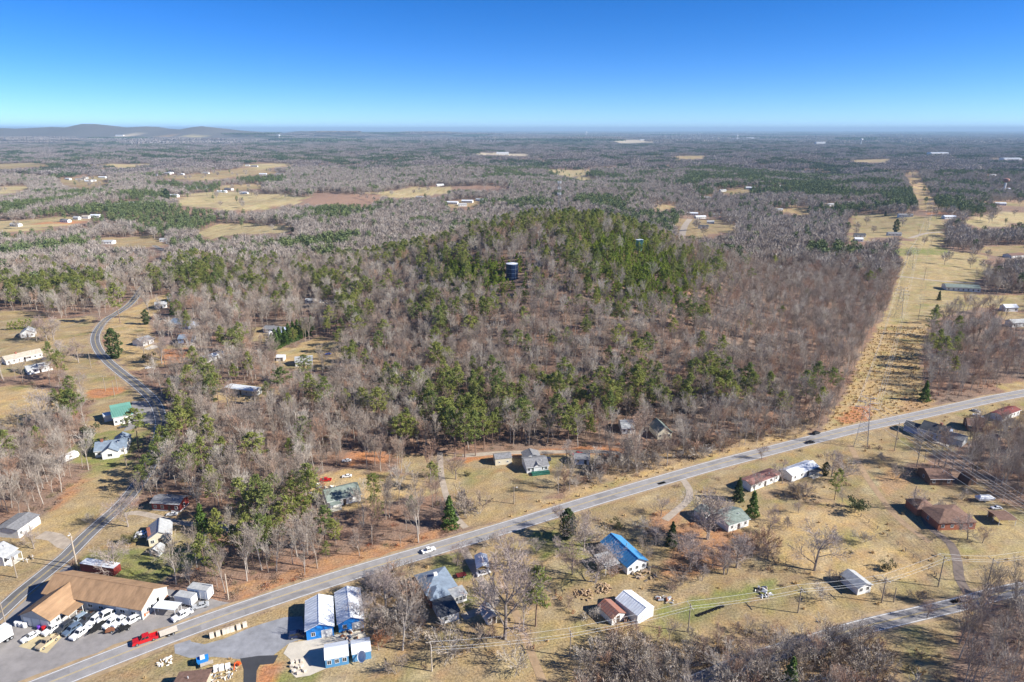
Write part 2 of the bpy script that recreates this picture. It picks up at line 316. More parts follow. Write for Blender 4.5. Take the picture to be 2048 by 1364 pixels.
def cover_at(X, Y, warp=True):
    """index of the land cover at each ground point, -1 = woodland floor"""
    Z = terrain(X, Y); d = np.hypot(X, Y)
    fk = smooth(640, 1100, d) * 17
    wx = fbm(X, Y, 14, 1) * 1.5 + fk * fbm(X, Y, 120, 21); wy = fbm(X, Y, 14, 2) * 1.5 + fk * fbm(X, Y, 120, 22)
    px, py = project(X + wx, Y + wy, Z)
    idx = np.full(X.shape, -1)
    for i, (t, poly) in enumerate(COVER):
        pa = np.array(poly); bx0, by0 = pa.min(0); bx1, by1 = pa.max(0)
        q = (px > bx0) & (px < bx1) & (py > by0) & (py < by1)
        if not q.any(): continue
        sub = in_poly(px[q], py[q], poly); tmp = np.zeros(X.shape, bool); tmp[q] = sub
        if bx0 > 240 and bx1 < 1640:            # parts of the country the hill stands in front of
            if by1 < 620: tmp &= d > 760
            else: tmp &= d < 640
        idx[tmp] = i
    # more openings far off, scattered between the woods
    far = (idx < 0) & (d > 900) & (Z < 38)
    nf = fbm(X, Y * 0.5, 800, 7)
    idx[far & (nf > 1.05) & (d < 20000)] = len(COVER)
    idx[far & (nf < -1.2) & (d < 20000)] = len(COVER) + 1
    return idx, px, py
def growth(step, g, end):
    v = [0.0]; s = step
    while v[-1] < end: s *= g; v.append(v[-1] + s)
    return np.array(v[1:])
xs = np.arange(-372, 432.1, 2.4); gx = growth(2.4, 1.036, 62000)
XS = np.concatenate([(xs[0] - gx)[::-1], xs, xs[-1] + gx])
ys = np.arange(84, 640, 2.4); gy = growth(2.4, 1.03, 66000); gb = growth(2.4, 1.25, 3000)
YS = np.concatenate([(ys[0] - gb)[::-1], ys, ys[-1] + gy])
GX, GY = np.meshgrid(XS, YS); GZ = terrain(GX, GY)
cidx, gpx, gpy = cover_at(GX.ravel(), GY.ravel())
types = [t for t, _ in COVER] + ['pale', 'tan', 'litter']
pal = np.array([COL[t] for t in types])
col = pal[np.where(cidx < 0, len(types) - 1, cidx)]
gx_, gy_ = GX.ravel(), GY.ravel()
n1 = fbm(gx_, gy_, 26, 3); n2 = fbm(gx_, gy_, 9, 4); n3 = fbm(gx_, gy_, 60, 5); dd = np.hypot(gx_, gy_)
tname = np.array(types)[np.where(cidx < 0, len(types) - 1, cidx)]
grass = np.isin(tname, ['tan', 'gold', 'pale', 'mown']); wood = tname == 'litter'; leafy = np.isin(tname, ['leaf', 'thicket'])
def mix(mask, c, w):
    w = np.clip(w, 0, 1)[:, None] * mask[:, None]; return col * (1 - w) + np.array(c) * w
col = mix(grass, COL['green'], np.clip(n1 * 0.55 + 0.0, 0, 0.65)); col = mix(grass, (0.33, 0.19, 0.095), np.clip(n2 * 0.55, 0, 0.75)); col = mix(grass, (0.50, 0.41, 0.25), np.clip(fbm(gx_, gy_, 17, 8) * 0.5 - 0.05, 0, 0.6)); col = mix(grass, (0.25, 0.17, 0.10), np.clip(fbm(gx_, gy_, 6.5, 31) * 0.5 + fbm(gx_, gy_, 40, 32) * 0.35 - 0.1, 0, 0.65)); col = mix(grass, COL['gold'], np.clip(n3 * 0.5, 0, 0.6))
col = mix(wood, (0.315, 0.175, 0.112), np.clip(n1 * 0.5 + 0.2, 0, 0.8)); col = mix(wood, (0.24, 0.19, 0.15), np.clip(n3 * 0.6 + 0.1, 0, 0.7))
col = mix(leafy, COL['gold'], np.clip(n2 * 0.5, 0, 0.6)); col = mix(tname == 'green', COL['tan'], np.clip(n2 * 0.5 + 0.25, 0, 0.8))
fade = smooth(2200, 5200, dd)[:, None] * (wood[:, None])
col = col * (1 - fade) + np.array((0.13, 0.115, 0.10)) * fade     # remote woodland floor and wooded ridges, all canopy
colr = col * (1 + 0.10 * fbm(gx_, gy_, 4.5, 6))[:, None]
nx, ny = len(XS), len(YS)
ii = (np.arange(ny - 1)[:, None] * nx + np.arange(nx - 1)[None, :]).ravel()
quads = np.stack([ii, ii + 1, ii + nx + 1, ii + nx], 1)
def grid_mesh(name, co, quads):
    me = bpy.data.meshes.new(name); me.vertices.add(len(co)); me.vertices.foreach_set('co', co.astype(np.float32).ravel())
    me.loops.add(quads.size); me.loops.foreach_set('vertex_index', quads.astype(np.int32).ravel())
    me.polygons.add(len(quads)); me.polygons.foreach_set('loop_start', np.arange(0, quads.size, 4, dtype=np.int32)); me.polygons.foreach_set('loop_total', np.full(len(quads), 4, np.int32))
    me.update(calc_edges=True); me.validate(); return me
gme = grid_mesh('ground', np.stack([gx_, gy_, GZ.ravel()], 1), quads)
att = gme.color_attributes.new('cover', 'FLOAT_COLOR', 'POINT')
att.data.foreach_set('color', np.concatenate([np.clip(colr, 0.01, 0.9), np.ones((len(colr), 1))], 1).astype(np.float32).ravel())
gme.polygons.foreach_set('use_smooth', [True] * len(gme.polygons))
gm = bpy.data.materials.new('ground_cover'); gm.use_nodes = True
n, l = gm.node_tree.nodes, gm.node_tree.links
b = n['Principled BSDF']; b.inputs['Roughness'].default_value = 0.95; b.inputs['Specular IOR Level'].default_value = 0.1
at = n.new('ShaderNodeAttribute'); at.attribute_name = 'cover'; tc = n.new('ShaderNodeTexCoord')
def noise(scale, detail=6, rough=0.7):
    z = n.new('ShaderNodeTexNoise'); z.inputs['Scale'].default_value = scale; z.inputs['Detail'].default_value = detail; z.inputs['Roughness'].default_value = rough
    l.new(tc.outputs['Object'], z.inputs['Vector']); return z
def rng_map(src, a, b_, lo=0.3, hi=0.7):
    r = n.new('ShaderNodeMapRange'); r.inputs['From Min'].default_value = lo; r.inputs['From Max'].default_value = hi; r.inputs['To Min'].default_value = a; r.inputs['To Max'].default_value = b_
    l.new(src, r.inputs['Value']); return r
na, nb = noise(1.6), noise(0.22)
hsv = n.new('ShaderNodeHueSaturation'); l.new(at.outputs['Color'], hsv.inputs['Color'])
mu = n.new('ShaderNodeMath'); mu.operation = 'MULTIPLY'
l.new(rng_map(na.outputs['Fac'], 0.5, 1.5).outputs[0], mu.inputs[0]); l.new(rng_map(nb.outputs['Fac'], 0.85, 1.15).outputs[0], mu.inputs[1]); l.new(mu.outputs[0], hsv.inputs['Value'])
l.new(rng_map(nb.outputs['Fac'], 0.85, 1.12).outputs[0], hsv.inputs['Saturation'])
l.new(hsv.outputs[0], b.inputs['Base Color'])
bp = n.new('ShaderNodeBump'); bp.inputs['Strength'].default_value = 0.5; bp.inputs['Distance'].default_value = 0.35
l.new(na.outputs['Fac'], bp.inputs['Height']); l.new(bp.outputs[0], b.inputs['Normal'])
gme.materials.append(gm)
put('ground', gme, kind='structure')

# ------------------------------------------------------------------ roads, drives, yards
def asphalt(name, col, var, cracks=0.0):
    m = pm(name, col, 0.9, var, 0.35, bump=0.1); return m
asphalt('asphalt_grey', (0.30, 0.287, 0.28), 0.16); asphalt('asphalt_dark', (0.05, 0.052, 0.058), 0.12); asphalt('asphalt_lane', (0.165, 0.16, 0.16), 0.16); asphalt('lane_patch', (0.125, 0.122, 0.122), 0.2); asphalt('asphalt_patch', (0.25, 0.24, 0.237), 0.2); asphalt('asphalt_old', (0.27, 0.252, 0.24), 0.16)
pm('gravel_grey', (0.27, 0.275, 0.29), 0.95, 0.22, 0.3, bump=0.4); pm('gravel_pale', (0.40, 0.335, 0.265), 0.95, 0.2, 0.5, bump=0.4); pm('dirt_track', (0.36, 0.25, 0.15), 0.95, 0.2, 0.5)
pm('dirt_dark', (0.19, 0.15, 0.125), 0.95, 0.2, 0.5); pm('line_white', (0.72, 0.72, 0.70), 0.8, 0.12, 1.5); pm('line_yellow', (0.56, 0.42, 0.16), 0.8, 0.12, 1.5); pm('pad_concrete', (0.56, 0.51, 0.42), 0.9, 0.12, 0.35); pm('pad_yellow', (0.50, 0.42, 0.25), 0.9, 0.1, 0.6)
pm('shoulder', (0.37, 0.27, 0.16), 0.95, 0.25, 0.6)
def catmull(pts, step=3.0):
    p = [Vector((a[0], a[1])) for a in pts]; p = [p[0] * 2 - p[1]] + p + [p[-1] * 2 - p[-2]]; out = []
    for i in range(1, len(p) - 2):
        a, b_, c, d = p[i - 1:i + 3]; nseg = max(2, int((c - b_).length / step))
        for k in range(nseg):
            t = k / nseg
            out.append(0.5 * ((2 * b_) + (c - a) * t + (2 * a - 5 * b_ + 4 * c - d) * t * t + (3 * b_ - a - 3 * c + d) * t ** 3))
    out.append(p[-2]); return out
def line_strip(cl, off, half, dz, rag=0.0):
    mb = MB(); N = len(cl); L = 0; L_ = []
    rows = []
    for i, q in enumerate(cl):
        t = (cl[min(i + 1, N - 1)] - cl[max(i - 1, 0)]).normalized(); nrm = Vector((-t.y, t.x))
        row = []
        for s in (off + half + rag * random.uniform(-1, 1), off - half - rag * random.uniform(-1, 1)):
            a = q + nrm * s; row.append((a.x, a.y, float(terrain(a.x, a.y)) + dz))
        rows.append(row)
    for i in range(N - 1):
        mb.add([rows[i][0], rows[i][1], rows[i + 1][1], rows[i + 1][0]], [(0, 1, 2, 3)])
    return mb
ROADS = []
def road(name, pts, width, mat='asphalt_grey', lines=True, dz=0.06, shoulder=True):
    cl = catmull([tuple(ground(*p).xy) for p in pts]); ROADS.append(([tuple(q) for q in cl], width / 2 + (0.4 if name == 'back_road' else 2.0)))
    o = line_strip(cl, 0, width / 2, dz).build(name, mat, fix=False); o['kind'] = 'structure'
    if shoulder:
        s = line_strip(cl, 0, width / 2 + 0.9, dz - 0.035, 0.6).build('shoulder', 'shoulder', o, fix=False)
    if lines:
        rp = random.Random(len(name))
        for _ in range(14):
            i0 = rp.randrange(4, len(cl) - 8); line_strip(cl[i0:i0 + rp.randrange(2, 6)], rp.choice((-1, 1)) * width * 0.23, rp.uniform(0.5, 1.1), dz + 0.004, 0.08).build('repair_patch', 'lane_patch' if mat == 'asphalt_lane' else 'asphalt_patch', o, fix=False)
        e = width / 2 - 0.35
        for sx in (-1, 1): line_strip(cl, sx * e, 0.09, dz + 0.008).build('edge_line', 'line_white', o, fix=False)
        for sx in (-1, 1): line_strip(cl, sx * 0.14, 0.06, dz + 0.008).build('centre_line', 'line_yellow', o, fix=False)
    return cl
MAIN = road('main_road', [(-150, 1462), (0, 1405), (112, 1361), (234, 1312), (400, 1249), (545, 1199), (701, 1148), (860, 1101), (1007, 1057), (1168, 1007), (1310, 965), (1437, 928.5), (1617, 881.6), (1712, 857.7), (1780, 843), (1846, 829), (1912, 814), (1978, 799.5), (2044, 787), (2120, 772)], 6.6)
LANE = road('curving_lane', [(-110, 1322), (0, 1225), (39, 1189), (78, 1157), (117, 1126), (137, 1109), (171, 1074.6), (205, 1043), (239, 1013), (268, 980), (295, 940), (315, 895), (322, 851), (321, 834), (308, 803), (278, 773), (244, 746.5), (215, 722), (196, 698), (190, 676), (198, 656), (214, 638), (236, 625), (262, 606), (285, 575), (305, 545), (322, 520), (336, 508), (322, 498), (308, 491)], 5.2, 'asphalt_lane')
road('back_road', [(1380, 1372), (1500, 1322), (1640, 1280), (1727, 1254), (1840, 1227), (1928, 1207), (1980, 1192), (2060, 1174), (2140, 1160)], 5.0, 'asphalt_old')
DRIVE = [('asphalt_drive', [(932, 1056), (912, 1035), (897, 1005), (888, 975), (882, 945), (880, 905)], 2.2, 'gravel_pale'),
 ('gravel_drive', [(920, 1086), (938, 1118), (955, 1150), (975, 1178), (990, 1200), (978, 1215), (950, 1225), (925, 1235)], 2.5, 'gravel_pale'),
 ('gravel_drive', [(1362, 955), (1378, 978), (1376, 1000), (1352, 1022), (1330, 1040)], 2.5, 'gravel_pale'),
 ('loop_drive', [(1945, 1202), (1920, 1160), (1914, 1120), (1900, 1087), (1868, 1062), (1851, 1040), (1856, 1021), (1885, 1010)], 2.6, 'dirt_dark'),
 ('gravel_drive', [(248, 1030), (270, 1026), (300, 1031), (350, 1044), (392, 1049)], 2.5, 'gravel_pale'), ('gravel_drive', [(465, 1062), (440, 1052), (420, 1058), (400, 1075)], 2.6, 'gravel_pale'),
 ('gravel_drive', [(925, 912), (1000, 906), (1100, 904), (1190, 903), (1240, 907)], 3.0, 'gravel_pale'), ('dirt_track', [(1700, 890), (1725, 940), (1755, 985), (1800, 1040), (1860, 1085)], 2.2, 'dirt_track'),
 ('gravel_drive', [(150, 1092), (128, 1088), (110, 1075), (80, 1070)], 4.2, 'gravel_pale'), ('dirt_track', [(960, 1100), (990, 1140), (1020, 1200), (1060, 1300), (1085, 1364)], 2.0, 'dirt_track'),
 ('far_lane', [(1362, 480), (1366, 462), (1372, 448), (1380, 438)], 9, 'gravel_pale'), ('far_lane', [(1780, 551), (1830, 556), (1880, 562), (1960, 566)], 4.5, 'gravel_pale'), ('far_lane', [(1820, 476), (1850, 467), (1885, 464)], 6.0, 'gravel_pale')]
for nm, pts, w, mt in DRIVE: road(nm, pts, w, mt, False, 0.03, False)
def sheet(name, pts, mat, dz):
    q = [ground(*p) for p in pts]; mb = MB(); mb.add([(v.x, v.y, v.z + dz) for v in q], [tuple(range(len(q)))])
    import bmesh
    me = mb.mesh(name, mat, fix=False); bm = bmesh.new(); bm.from_mesh(me); bmesh.ops.triangulate(bm, faces=bm.faces); bmesh.ops.recalc_face_normals(bm, faces=bm.faces)
    for _ in range(3): bmesh.ops.subdivide_edges(bm, edges=[e_ for e_ in bm.edges if e_.calc_length() > 3.0], cuts=1, use_grid_fill=True)
    bmesh.ops.triangulate(bm, faces=bm.faces)
    for v_ in bm.verts: v_.co.z = float(terrain(v_.co.x, v_.co.y)) + dz
    bm.normal_update()
    for f_ in bm.faces:
        if f_.normal.z < 0: f_.normal_flip()
    bm.to_mesh(me); bm.free()
    LOTS.append([tuple(v.xy) for v in q]); return put(name, me, kind='structure')
LOTS = []
sheet('shop_yard_pavement', [(-90, 1420), (-90, 1300), (0, 1228), (60, 1182), (135, 1128), (152, 1140), (240, 1165), (345, 1180), (400, 1192), (440, 1203), (485, 1210), (400, 1247), (234, 1309), (60, 1378)], 'asphalt_old', 0.02)
sheet('yellow_concrete_pad', [P(1, 190, 990), P(1, 390, 850), P(1, 650, 880), P(1, 480, 1060)], 'pad_yellow', 0.035)
sheet('gravel_yard', [P(2, -10, 960), P(2, 140, 905), P(2, 170, 945), P(2, 300, 965), P(2, 500, 915), P(2, 740, 810), P(2, 900, 755), P(2, 1120, 690), P(2, 1300, 680), P(2, 1350, 900), P(2, 1170, 960), P(2, 1000, 1085), P(2, 670, 1120), P(2, 400, 1095), P(2, 150, 1108), P(2, 0, 1060)], 'gravel_grey', 0.02)
sheet('dark_asphalt_drive', [P(2, 668, 1113), P(2, 860, 1085), P(2, 1058, 1078), P(2, 1012, 1165), P(2, 870, 1180), P(2, 838, 1240), P(2, 828, 1400), P(2, 700, 1400), P(2, 705, 1230)], 'asphalt_dark', 0.034)
sheet('concrete_pad', [P(2, 1172, 958), P(2, 1350, 930), P(2, 1640, 872), P(2, 1930, 820), P(2, 1980, 930), P(2, 1800, 990), P(2, 1540, 1030), P(2, 1550, 1215), P(2, 1380, 1290), P(2, 1240, 1312), P(2, 1185, 1260), P(2, 1180, 1120), P(2, 1110, 1062)], 'pad_concrete', 0.048)
sheet('paved_lot', [P(12, 1080, 830), P(12, 1190, 830), P(12, 1240, 900), P(12, 1270, 1010), P(12, 1150, 1040), P(12, 1010, 1080), P(12, 1080, 960)], 'asphalt_old', 0.042)
sheet('concrete_slab', [P(12, 1180, 400), P(12, 1260, 365), P(12, 1310, 385), P(12, 1220, 410)], 'pad_concrete', 0.03)
# ------------------------------------------------------------------ houses and sheds
def window_mesh(w, h, t):
    def mk():
        m = MB(); f = 0.09; d = 0.06
        m.box(-w / 2, w / 2, -d, 0, 0, f).box(-w / 2, w / 2, -d, 0, h - f, h).box(-w / 2, -w / 2 + f, -d, 0, f, h - f).box(w / 2 - f, w / 2, -d, 0, f, h - f).box(-0.03, 0.03, -d + 0.01, 0, f, h - f)
        return m.mesh('window', t)
    return cached(('win', w, h, t), mk)
def pane_mesh(w, h): return cached(('pane', w, h), lambda: MB().box(-w / 2 + 0.05, w / 2 - 0.05, -0.03, -0.005, 0.05, h - 0.05).mesh('pane', 'glass'))
def window(root, x, y, z, rz, w=1.0, h=1.2, trim='trim_white'):
    o = put('window', window_mesh(w, h, trim), root, (x, y, z), rz); put('pane', pane_mesh(w, h), o)
def door(root, x, y, z, rz, w=0.95, h=2.05, mat='door_dark'):
    o = put('door', cached(('door', w, h, mat), lambda: MB().box(-w / 2, w / 2, -0.05, 0, 0, h).mesh('door', mat)), root, (x, y, z), rz)
    put('handle', cached('handle', lambda: MB().box(-0.04, 0.04, -0.10, -0.05, 0.95, 1.05).mesh('handle', 'steel')), o, (w * 0.36, 0, 0))
def roof_prof(a, b, ze, zr, o, t, mid=None):
    c = (a + b) / 2 if mid is None else mid
    sl = (zr - ze) / max(0.1, c - a); sr = (zr - ze) / max(0.1, b - c)
    return [(a - o, ze - o * sl), (c, zr), (b + o, ze - o * sr), (b + o, ze - o * sr + t), (c, zr + t), (a - o, ze - o * sl + t)]
def gable(root, L0, L1, D0, D1, hw, hr, wall, roof, ridge='x', over=0.35, base=-0.6, skirt=None, mid=None, rooft=0.14, hip=False):
    w = MB()
    if hip or hr < 0.05: w.box(L0, L1, D0, D1, base, hw)
    elif ridge == 'x':
        m_ = (D0 + D1) / 2 if mid is None else mid; w.extrude([(D0, base), (D1, base), (D1, hw), (m_, hw + hr), (D0, hw)], 'x', L0, L1)
    else:
        m_ = (L0 + L1) / 2 if mid is None else mid; w.extrude([(L0, base), (L1, base), (L1, hw), (m_, hw + hr), (L0, hw)], 'y', D0, D1)
    w.build('wall', wall, root)
    r = MB(); lift = 0.02
    if hip:
        o = over; zb = hw + lift; zt = hw + hr
        if ridge == 'x':
            k = min((D1 - D0) / 2, (L1 - L0) / 2 - 0.4); c = (D0 + D1) / 2; ra, rb = (L0 + k, c, zt), (L1 - k, c, zt)
        else:
            k = min((L1 - L0) / 2, (D1 - D0) / 2 - 0.4); c = (L0 + L1) / 2; ra, rb = (c, D0 + k, zt), (c, D1 - k, zt)
        e = [(L0 - o, D0 - o, zb), (L1 + o, D0 - o, zb), (L1 + o, D1 + o, zb), (L0 - o, D1 + o, zb)]
        e2 = [(x, y, z + 0.1) for x, y, z in e]
        vs = e + e2 + [ra, rb]
        fs = [(3, 2, 1, 0)] + [(i, (i + 1) % 4, 4 + (i + 1) % 4, 4 + i) for i in range(4)]
        fs += [(4, 5, 9, 8), (5, 6, 9), (6, 7, 8, 9), (7, 4, 8)] if ridge == 'x' else [(4, 5, 8), (5, 6, 9, 8), (6, 7, 9), (7, 4, 8, 9)]
        r.add(vs, fs)
    elif hr < 0.05: r.box(L0 - over, L1 + over, D0 - over, D1 + over, hw + lift, hw + lift + rooft)
    elif ridge == 'x': r.extrude([(a, z + lift) for a, z in roof_prof(D0, D1, hw, hw + hr, over, rooft, mid)], 'x', L0 - over, L1 + over)
    else: r.extrude([(a, z + lift) for a, z in roof_prof(L0, L1, hw, hw + hr, over, rooft, mid)], 'y', D0 - over, D1 + over)
    ro = r.build('roof', roof, root)
    if not hip and hr >= 0.05 and (L1 - L0) > 5:
        c = MB(); zt = hw + hr + rooft + lift
        if ridge == 'x': c.box(L0 - over, L1 + over, (D0 + D1) / 2 - 0.13 if mid is None else mid - 0.13, (D0 + D1) / 2 + 0.13 if mid is None else mid + 0.13, zt - 0.05, zt + 0.03)
        else:
            q = (L0 + L1) / 2 if mid is None else mid; c.box(q - 0.13, q + 0.13, D0 - over, D1 + over, zt - 0.05, zt + 0.03)
        c.build('ridge_cap', roof, ro)
    if skirt: MB().box(L0 - 0.03, L1 + 0.03, D0 - 0.03, D1 + 0.03, base, 0.45).build('skirting', skirt, root)
    return ro
def house(name, label, p0, p1, depth, hw=2.7, hr=1.6, wall='white_paint', roof='roof_grey', ridge='x', win=(2, 1, 1), doors=1, chim=None, over=0.35, cat='house', hip=False, group=None,
          skirt=None, mid=None, minL=None, garage=0, ww=1.0, wh=1.2, doorm='door_dark', porch=None, base_z=None, trim='trim_white', ribs=0):
    a, b_ = ground(*p0), ground(*p1); d = (b_ - a); L = d.xy.length
    if minL and L < minL: L = minL
    rz = math.atan2(d.y, d.x); c = (a + b_) / 2
    root = thing(name, label, cat, (c.x, c.y, min(a.z, b_.z) if base_z is None else base_z), rz, group)
    FOOT.append((c.x - math.sin(rz) * depth / 2, c.y + math.cos(rz) * depth / 2, max(L, depth) * 0.62 + 1.0))
    FRONT.append((c.x, c.y, L * 0.5 + 1.5))
    ro = gable(root, -L / 2, L / 2, 0, depth, hw, hr, wall, roof, ridge, over, skirt=skirt, mid=mid, hip=hip)
    slots = win[0] + doors + garage; k = 0
    for i in range(slots):
        x = -L / 2 + L * (i + 0.5) / slots
        if garage and i >= slots - garage: 
            g = put('garage_door', cached(('gd',), lambda: MB().box(-1.3, 1.3, -0.05, 0, 0, 2.2).mesh('garage_door', 'door_white')), root, (x, 0, 0.02), 0)
        elif doors and i == slots // 2: door(root, x, 0, 0.05, 0, mat=doorm)
        else: window(root, x, 0, 0.9, 0, ww, wh, trim)
    for sx, cnt in ((1, win[1]), (-1, win[2])):
        for i in range(cnt):
            y = depth * (i + 0.5) / cnt; window(root, sx * L / 2, y, 0.9, sx * math.pi / 2, ww, wh, trim)
    if chim:
        x, y, z = chim[0] * L / 2, chim[1] * depth, hw + hr * (1 - abs(chim[1] - 0.5) * 2) if ridge == 'x' else hw + hr * (1 - abs(chim[0]))
        MB().box(x - 0.4, x + 0.4, y - 0.4, y + 0.4, z - 0.6, hw + hr + 0.9).box(x - 0.47, x + 0.47, y - 0.47, y + 0.47, hw + hr + 0.9, hw + hr + 1.0).build('chimney', 'chimney_brick', ro)
    if cat in ('house', 'mobile home', 'hall') and not hip:
        sl = hr / (depth / 2) if ridge == 'x' and mid is None else 0
        if ridge == 'x': MB().box(-L / 2 - over, L / 2 + over, -over - 0.14, -over - 0.02, hw - over * sl - 0.02, hw - over * sl + 0.1).build('gutter', 'trim_white', ro)
        for k_ in range(2):
            x_, t_ = (0.45, 0.3) if k_ else (-0.25, 0.68)
            if ridge == 'x' and mid is None: zz_ = hw + hr * (1 - abs(t_ - 0.5) * 2); MB().tube((x_ * L / 2, t_ * depth, zz_), (x_ * L / 2, t_ * depth, zz_ + 0.7), 0.12, 0.12, 6).build('vent_pipe', 'galvanised', ro)
    if ribs:
        for i in range(ribs + 1):
            m = MB(); t = 0.18; lift = 0.02 + 0.14
            if ridge == 'x':
                x = -L / 2 - over + (L + 2 * over) * i / ribs; pr = [(y_, z_ + lift) for y_, z_ in roof_prof(0, depth, hw, hw + hr, over, 0.05)]; m.extrude(pr, 'x', x - 0.05, x + 0.05)
            else:
                y = -over + (depth + 2 * over) * i / ribs; pr = [(y_, z_ + lift) for y_, z_ in roof_prof(-L / 2, L / 2, hw, hw + hr, over, 0.05)]; m.extrude(pr, 'y', y - 0.05, y + 0.05)
            m.build('roof_rib', roof, ro)
    if porch:
        x0, x1, dp, hp, rm = porch; x0 *= L / 2; x1 *= L / 2
        MB().add([(x0, -dp, hp - 0.25), (x1, -dp, hp - 0.25), (x1, 0.02, hp), (x0, 0.02, hp), (x0, -dp, hp - 0.13), (x1, -dp, hp - 0.13), (x1, 0.02, hp + 0.12), (x0, 0.02, hp + 0.12)],
                 [(0, 3, 2, 1), (4, 5, 6, 7), (0, 1, 5, 4), (1, 2, 6, 5), (2, 3, 7, 6), (3, 0, 4, 7)]).build('porch_roof', rm, root)
        MB().box(x0, x1, -dp, -0.02, -0.3, 0.18).build('porch_floor', 'concrete', root)
        for x in np.linspace(x0 + 0.1, x1 - 0.1, 3 if x1 - x0 > 4 else 2): MB().box(x - 0.06, x + 0.06, -dp + 0.05, -dp + 0.17, 0.18, hp - 0.25).build('porch_post', 'trim_white', root)
    return root, L
FRONT = []
def carport(name, label, p0, p1, depth, h=2.3, roof='roof_white_metal', hr=0.7, ridge='y', cat='carport', wall=None, group=None):
    a, b_ = ground(*p0), ground(*p1); d = b_ - a; L = d.xy.length; c = (a + b_) / 2; rz = math.atan2(d.y, d.x)
    root = thing(name, label, cat, (c.x, c.y, c.z), rz, group); FOOT.append((c.x - math.sin(rz) * depth / 2, c.y + math.cos(rz) * depth / 2, max(L, depth) * 0.6 + 1))
    pr = roof_prof(-L / 2, L / 2, h, h + hr, 0.15, 0.08) if ridge == 'y' else roof_prof(0, depth, h, h + hr, 0.15, 0.08)
    m = MB(); m.extrude(pr, ridge, *((-0.2, depth + 0.2) if ridge == 'y' else (-L / 2 - 0.2, L / 2 + 0.2))); m.build('roof', roof, root)
    for sx in (-1, 1):
        for y in (0.1, depth / 2, depth - 0.1): MB().box(sx * (L / 2 - 0.1) - 0.05, sx * (L / 2 - 0.1) + 0.05, y - 0.05, y + 0.05, -0.2, h + 0.02).build('post', 'trim_white', root)
    if wall: MB().box(-L / 2 + 0.02, L / 2 - 0.02, depth - 0.08, depth, 0, h - 0.05).build('back_wall', wall, root)
    return root

# --- the workshop at the left: an L of two tan-roofed wings
a0, a1, a2 = G(1, 470, 552), G(1, 1465, 722), G(1, 1775, 490)
rz = math.atan2((a1 - a0).y, (a1 - a0).x); Lm = (a1 - a0).xy.length; nrm = Vector((-math.sin(rz), math.cos(rz), 0)); Dm = abs((a2 - a1).dot(nrm))
shop = thing('workshop', 'large L-shaped workshop with tan metal roof and pale walls where the two roads meet', 'workshop', (a1.x, a1.y, 0), rz)
sr = gable(shop, -Lm, 0, 0, Dm, 3.4, 2.6, 'block_wall', 'roof_tan', 'x', 0.4)
wl0, wl1 = G(1, 232, 765), G(1, 522, 788); wr = math.atan2((wl1 - wl0).y, (wl1 - wl0).x)
inv = Matrix.Rotation(-rz, 3, 'Z')
q0, q1 = inv @ (wl0 - a1), inv @ (wl1 - a1)
WL = (q1 - q0).xy.length
wing = gable(shop, q0.x, q0.x + max(9.0, WL), min(q0.y, q1.y), Dm / 2, 3.0, 2.2, 'block_wall', 'roof_tan', 'y', 0.4); wing.name = 'wing_roof'
fy = min(q0.y, q1.y); fx0 = q0.x; fx1 = q0.x + max(9.0, WL)
for k, x in enumerate(np.linspace(fx0 + 1.9, fx1 - 1.9, 3)): put('roller_door', cached('roller', lambda: MB().box(-1.15, 1.15, -0.06, 0, 0, 2.5).mesh('roller_door', 'door_white')), shop, (x, fy, 0.02), 0)
for y in np.linspace(fy + 2, -1.5, 4): window(shop, fx1, y, 1.0, math.pi / 2, 1.2, 1.1)
MB().add([(fx1 + 0.45, fy + (0 - fy) * 0.35, 2.75), (fx1 + 2.6, fy + (0 - fy) * 0.35, 2.35), (fx1 + 2.6, -0.45, 2.35), (fx1 + 0.45, -0.45, 2.75), (fx1 + 0.45, fy + (0 - fy) * 0.35, 2.87), (fx1 + 2.6, fy + (0 - fy) * 0.35, 2.47), (fx1 + 2.6, -0.45, 2.47), (fx1 + 0.45, -0.45, 2.87)],
         [(0, 3, 2, 1), (4, 5, 6, 7), (0, 1, 5, 4), (1, 2, 6, 5), (2, 3, 7, 6), (3, 0, 4, 7)]).build('lean_to_roof', 'roof_tan', shop)
for y in np.linspace(fy * 0.6, -0.8, 3): MB().box(fx1 + 2.4, fx1 + 2.52, y - 0.06, y + 0.06, 0, 2.3).build('lean_to_post', 'trim_white', shop)
for x in np.linspace(-Lm * 0.52, -2.5, 5): window(shop, x, 0, 1.3, 0, 1.5, 1.0)
door(shop, -Lm * 0.28, 0, 0.05, 0, 1.1, 2.1, 'door_white')
for y in np.linspace(2.2, Dm - 3, 4):
    put('roller_door', CACHE['roller'], shop, (0, y, 0.02), math.pi / 2) if y > Dm * 0.5 else window(shop, 0, y, 1.1, math.pi / 2, 1.2, 1.2)
MB().box(-Lm * 0.25, -Lm * 0.13, -0.10, -0.01, 2.35, 3.1).build('wall_sign', 'trim_white', shop)
MB().box(-0.1, 0.02, 0.6, 1.2, 0.5, 1.5).box(-0.1, 0.03, 1.4, 2.4, 0.7, 1.3).build('wall_notice', 'orange_paint', shop)
cc = a1 + nrm * Dm / 2 - Vector((math.cos(rz), math.sin(rz), 0)) * Lm / 2
for t in np.linspace(0.05, 0.95, 4): 
    w_ = a1 + nrm * Dm / 2 - Vector((math.cos(rz), math.sin(rz), 0)) * Lm * t; FOOT.append((w_.x, w_.y, Dm * 0.6 + 2))
FOOT.append((wl1.x, wl1.y + 8, 9))

